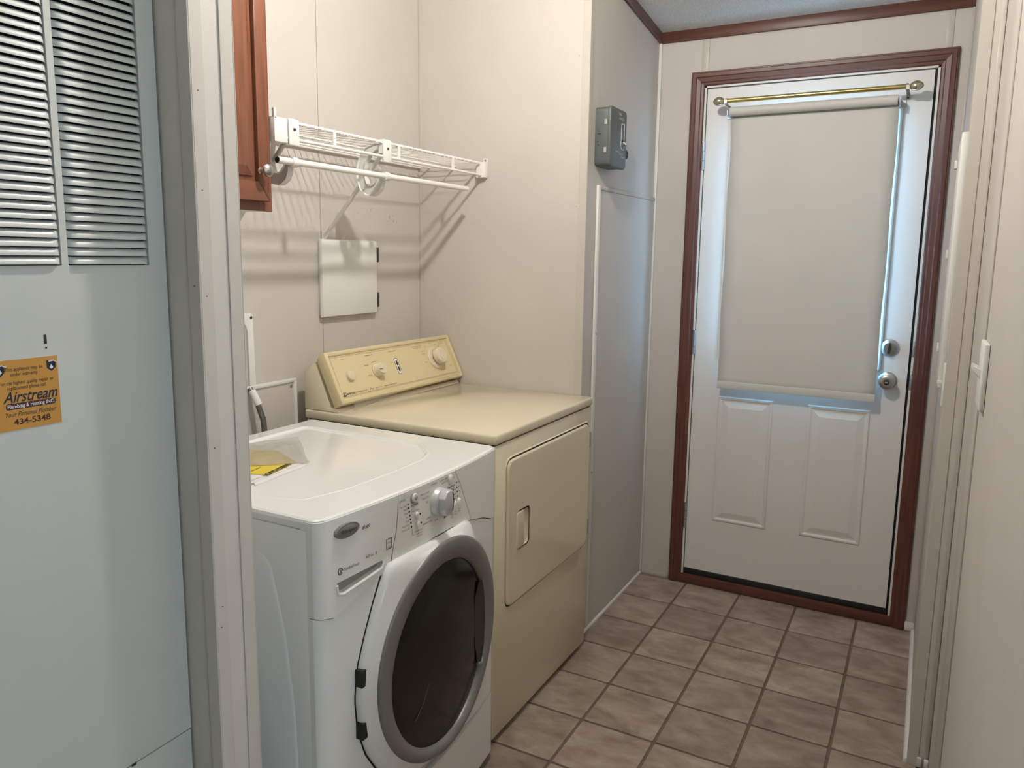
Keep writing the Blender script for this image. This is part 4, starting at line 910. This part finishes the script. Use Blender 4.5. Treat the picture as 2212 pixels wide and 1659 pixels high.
# badge
bc_y, bc_z = -1.8155, .8700
n_ = 32; xt = -.145*(bc_y-WC)/WH
def bl(k, h): return [(wfr(bc_y+.0325*k*math.cos(2*math.pi*i/n_))+h, bc_y+.0325*k*math.cos(2*math.pi*i/n_), bc_z+.0150*k*math.sin(2*math.pi*i/n_)) for i in range(n_)]
b = bm_new(); nested(b, [bl(1, -.001), bl(1, .0035), bl(.93, .0048), bl(.88, .0040), bl(.5, .0062), bl(.1, .0066)]); bd = obj('badge', b, 'silver', was)
text('Whirlpool', .0118, 'ink', Vector((wfr(bc_y)+.0064, bc_y, bc_z)), Vector((xt, 1, 0)), EZ, was, shear=.15, sx=.85)
wt('duet', .0125, -1.763, .8620, 'greyink', shear=.3, bold=.0002)
wt('4.0 cu. ft', .0095, -1.748, .7960, 'greyink', shear=.1); wt('TumbleFresh', .0098, -1.8245, .7905, 'greyink', align='LEFT', sx=.8)
b = bm_new(); tube(b, [wpos(-1.833+.0055*math.cos(a), .7900+.0068*math.sin(a), .0004) for a in [2*math.pi*i/20 for i in range(19)]], .0012, 5); tube(b, [wpos(-1.834, .7850, .0004), wpos(-1.832, .793, .0004), wpos(-1.830, .785, .0004)], .0009, 5); obj('logo', b, 'greyink', was)
b = bm_new(); ringframe(b, [[tuple(wpos(-1.694+p[0], .8035+p[1], h)) for p in rect(-k*.0085, k*.0085, -k*.0115, k*.0115)] for k, h in ((1, .0002), (1, .0008), (.86, .0008), (.86, .0002))]); obj('energy_mark', b, 'greyink', was, False)
wt('energy', .0060, -1.694, .8060, 'greyink', shear=.2); wt('STAR', .0045, -1.694, .7960, 'greyink')

# ---- things on the washer
ZL = .9018
def flat(px, py): p = PX(px, py, 'Z', ZL); return (p.x, p.y)
mp1 = [flat(552, 1050.5), flat(664, 1006), flat(632, 962), flat(520, 1005)]
mn = thing('manual', 'white paper owner manual lying on the washer top', 'booklet', ((mp1[0][0]+mp1[2][0])/2, (mp1[0][1]+mp1[2][1])/2, ZL))
def expand(pts, k): 
    cx = sum(p[0] for p in pts)/len(pts); cy = sum(p[1] for p in pts)/len(pts); return [(cx+(p[0]-cx)*k, cy+(p[1]-cy)*k) for p in pts]
b = bm_new(); prism(b, mp1, 'Z', ZL+.0004, ZL+.0022); obj('back_pages', b, 'paper', mn, False)
mp2 = [(p[0]-.012, p[1]-.004) for p in expand(mp1, .96)]; b = bm_new(); prism(b, mp2, 'Z', ZL+.0024, ZL+.0042); obj('front_pages', b, 'paper', mn, False)
ev = Vector((mp1[1][0]-mp1[0][0], mp1[1][1]-mp1[0][1], 0)).normalized(); eu = Vector((-ev.y, ev.x, 0))
if eu.z < 0: eu = -eu
pt = PX(550, 1036, 'Z', ZL+.0044); text('Instructions', .0075, 'greyink', pt, -ev, -eu if (-ev).cross(-eu).z > 0 else eu, mn)
yp = [flat(505, 1026), flat(582, 1031), flat(640, 1002.5), flat(600, 978), flat(530, 975)]
yc = tag(obj('energy_card', prism(bm_new(), yp, 'Z', ZL+.0046, ZL+.0056), 'yellow', None, False), 'yellow energy guide card on top of the manual', 'card')
pt = PX(602, 1014.5, 'Z', ZL+.0056); dv = Vector((yp[2][0]-yp[1][0], yp[2][1]-yp[1][1], 0)).normalized(); du = Vector((-dv.y, dv.x, 0))
LOC[yc] = Vector(yc.location)
text('ENERGYGUIDE', .020, 'ink', pt+du*.004, -dv, -du, yc, bold=.0006, sx=.8)
pt = PX(552, 1014, 'Z', ZL+.0056); text('1076 kWh', .010, 'greyink', pt, -dv, -du, yc)
bp_ = [flat(500, 965), flat(640, 948), flat(668, 1004), flat(640, 1002), flat(500, 1012)]
b = bm_new(); rows = []
A0, A1, B0, B1 = Vector(flat(505, 968)), Vector(flat(644, 948)), Vector(flat(505, 1016)), Vector(flat(669, 1004))
for i in range(15):
    s = i/14; row = []
    for k in range(21):
        u = k/20; p = (A0*(1-u)+A1*u)*(1-s)+(B0*(1-u)+B1*u)*s
        w_ = .0042*math.sin(7*u+3*s)*math.sin(5*s+2*u)+.0028*math.sin(17*u-9*s)+.0016*math.sin(31*u+14*s)
        edge = min(u, 1-u, s, 1-s); row.append((p.x+.003*math.sin(9*u+s*4), p.y+.003*math.sin(7*s+u*5), ZL+.0072+max(-.0008, w_)*(min(1, edge*8)*.8+.2)))
    rows.append(row)
grid_surface(b, rows); bag = obj('plastic_bag', b, 'bag', None); tag(bag, 'crumpled clear plastic bag over the papers on the washer', 'bag'); bag.modifiers.new('thickness', 'SOLIDIFY').thickness = .0003

# ================================================================== FURNACE
FX = -.297; FK = (FX-CAM.x)/(-.35-CAM.x)
def fy(y): return CAM.y+(y-CAM.y)*FK
def fz(z): return CAM.z+(z-CAM.z)*FK
FY1 = YA-.004; FY0 = fy(-2.545)
fur = thing('furnace', 'pale grey upright furnace with louvred upper door in the closet', 'furnace', (-.6, (FY0+FY1)/2, 0))
b = bm_new(); box(b, XB+.02, FX-.03, FY0+.005, FY1-.005, .0, 2.12); obj('cabinet', b, 'furnace', fur, False)
cols = [(fy(a_), fy(c_)) for a_, c_ in ((-2.203, -2.062), (-2.354, -2.2135), (-2.505, -2.3645))]; LZ0, LZ1 = fz(1.3835), 1.955; PIT = .01345*FK
b = bm_new()
segs = [(FY0, cols[2][0]), (cols[2][1], cols[1][0]), (cols[1][1], cols[0][0]), (cols[0][1], FY1)]
SEAM = fz(.5005)
for y0, y1 in segs: box(b, FX-.03, FX, y0, y1, LZ0, LZ1)
box(b, FX-.03, FX, FY0, FY1, SEAM+.0012, LZ0); box(b, FX-.03, FX, FY0, FY1, LZ1, 2.10)
bmesh.ops.remove_doubles(b, verts=b.verts[:], dist=1e-5)
fd = obj('upper_door', b, 'furnace', fur, False)
b = bm_new(); box(b, FX-.03, FX, FY0, FY1, .05, SEAM-.0012, .002); obj('lower_door', b, 'furnace', fur)
b = bm_new(); box(b, FX-.031, FX-.030, FY0+.002, FY1-.002, SEAM-.01, SEAM+.01); obj('seam', b, 'dark', fur, False)
b = bm_new(); box(b, FX-.029, FX-.012, FY0+.02, FY1-.02, LZ0, LZ1); obj('dark_interior', b, 'dark', fd, False)
lv = None; w = cols[0][1]-cols[0][0]
for ci, (y0, y1) in enumerate(cols):
    k = 0
    while LZ0+.0072+k*PIT < LZ1-.004:
        z = LZ0+.0072+k*PIT; c = (FX, (y0+y1)/2, z)
        if lv is None:
            yc_ = (y0+y1)/2; hw = w/2; prof_ = [(-.0055, .0062), (-.0015, .0052), (.0018, .0030), (.0042, .0000), (.0054, -.0038), (.0052, -.0056), (.0042, -.0050), (.0012, .0012), (-.0025, .0036), (-.0055, .0046)]
            rows = []
            for d, kx in ((-hw, .05), (-hw+.003, .45), (-hw+.008, .9), (-hw+.014, 1), (hw-.014, 1), (hw-.008, .9), (hw-.003, .45), (hw, .05)):
                rows.append([(FX-.0055+(px_+.0055)*(kx if kx < 1 else 1), yc_+d, z+pz_*(1 if kx > .3 else .8)) for px_, pz_ in prof_+[prof_[0]]])
            b = bm_new(); grid_surface(b, rows); lv = obj('louvre', b, 'furnace', fd, True, 60, origin=c)
        else: copy_of(lv, c, fd)
        k += 1
y_, z_ = fy(-2.2480), fz(1.2725)
b = bm_new(); box(b, FX, FX+.0006, y_-.0019, y_+.0019, z_-.0067, z_+.0067); cyl(b, (FX, y_+.0004, z_-.0127), (FX+.0006, y_+.0004, z_-.0127), .0014, 10); obj('latch_hole', b, 'black', fd, False)
y_ = PX(289, 1649, 'X', FX).y; b = bm_new(); box(b, FX, FX+.0015, y_-.004, y_+.004, SEAM-.003, SEAM+.001); obj('latch_nick', b, 'ink', fd, False)
# orange service sticker
stk = thing('service_sticker', 'orange plumbing company sticker on the furnace door', 'sticker', (FX, fy(-2.29), fz(1.1408)))
b = bm_new(); box(b, FX+.0002, FX+.0007, fy(-2.3285), fy(-2.2325), fz(1.1408), fz(1.2460)); obj('sheet', b, 'sticker', stk, False)
def st(s, size, y, z, mat, **k): text(s, size*FK, mat, Vector((FX+.0007, fy(y), fz(z))), EY, EZ, stk, lift=.0003, **k)
SYc = -2.2800
st('This appliance may be', .0082, -2.2830, 1.2320, 'ink', width=.055*FK); st('under warranty', .0082, -2.2835, 1.2243, 'ink', width=.039*FK)
st('For the highest quality repair or', .0080, -2.2805, 1.2118, 'ink', width=.079*FK); st('replacement please call:', .0080, -2.2805, 1.2040, 'ink', width=.057*FK)
st('Airstream', .0235, -2.2765, 1.1900, 'navy', shear=.35, bold=.0003, width=.081*FK)
b = bm_new(); prism(b, rpoly(rect(fy(-2.3130), fy(-2.2400), fz(1.1722), fz(1.1812)), .003, 3), 'X', FX+.0007, FX+.0010); obj('banner', b, 'maroon', stk, False)
text('Plumbing & Heating INC.', .0082*FK, 'whiteink', Vector((FX+.0010, fy(-2.2765), fz(1.1767))), EY, EZ, stk, lift=.0003, bold=.0001, width=.069*FK)
st('Your Personal Plumber', .0105, -2.2785, 1.1645, 'ink', shear=.4, width=.075*FK); st('434-5348', .0125, -2.2765, 1.1525, 'maroon', bold=.0002, width=.054*FK)
for yy in (-2.3175, -2.2425):
    S2 = lambda pts: [(fy(p[0]), fz(p[1])) for p in pts]
    b = bm_new(); prism(b, S2([(yy-.0068, 1.2395), (yy+.0068, 1.2395), (yy+.0065, 1.2285), (yy, 1.2225), (yy-.0065, 1.2285)]), 'X', FX+.0007, FX+.0010); obj('crest', b, 'navy', stk, False)
    b = bm_new(); prism(b, S2([(yy, 1.2340), (yy+.0028, 1.2285), (yy, 1.2262), (yy-.0028, 1.2285)]), 'X', FX+.0010, FX+.0012); obj('drop', b, 'whiteink', stk, False)
    b = bm_new(); tube(b, [(FX+.0012, *q_) for q_ in S2([(yy-.004, 1.2378), (yy+.003, 1.2392), (yy+.0085, 1.2360)])], .0011, 5); obj('wrench', b, 'timer2', stk)

# ================================================================== CEILING LAMP (just above the picture)
LX, LY = 0.09, -1.50; LZc = ceil_z(LY)
lamp = thing('ceiling_lamp', 'white ceiling lampholder with a bare bulb in front of the dryer', 'lamp', (LX, LY, LZc))
b = bm_new(); lathe(b, [(.085, -.012), (.085, .020), (.070, .030), (.060, .034), (0, .034)], (LX, LY, LZc), (0, 0, -1), 32); obj('base', b, 'white', lamp)
b = bm_new(); lathe(b, [(.014, .034), (.0145, .050), (.020, .060), (.0285, .078), (.030, .090), (.027, .104), (.016, .115), (0, .119)], (LX, LY, LZc), (0, 0, -1), 28); obj('bulb', b, 'lamp', lamp)
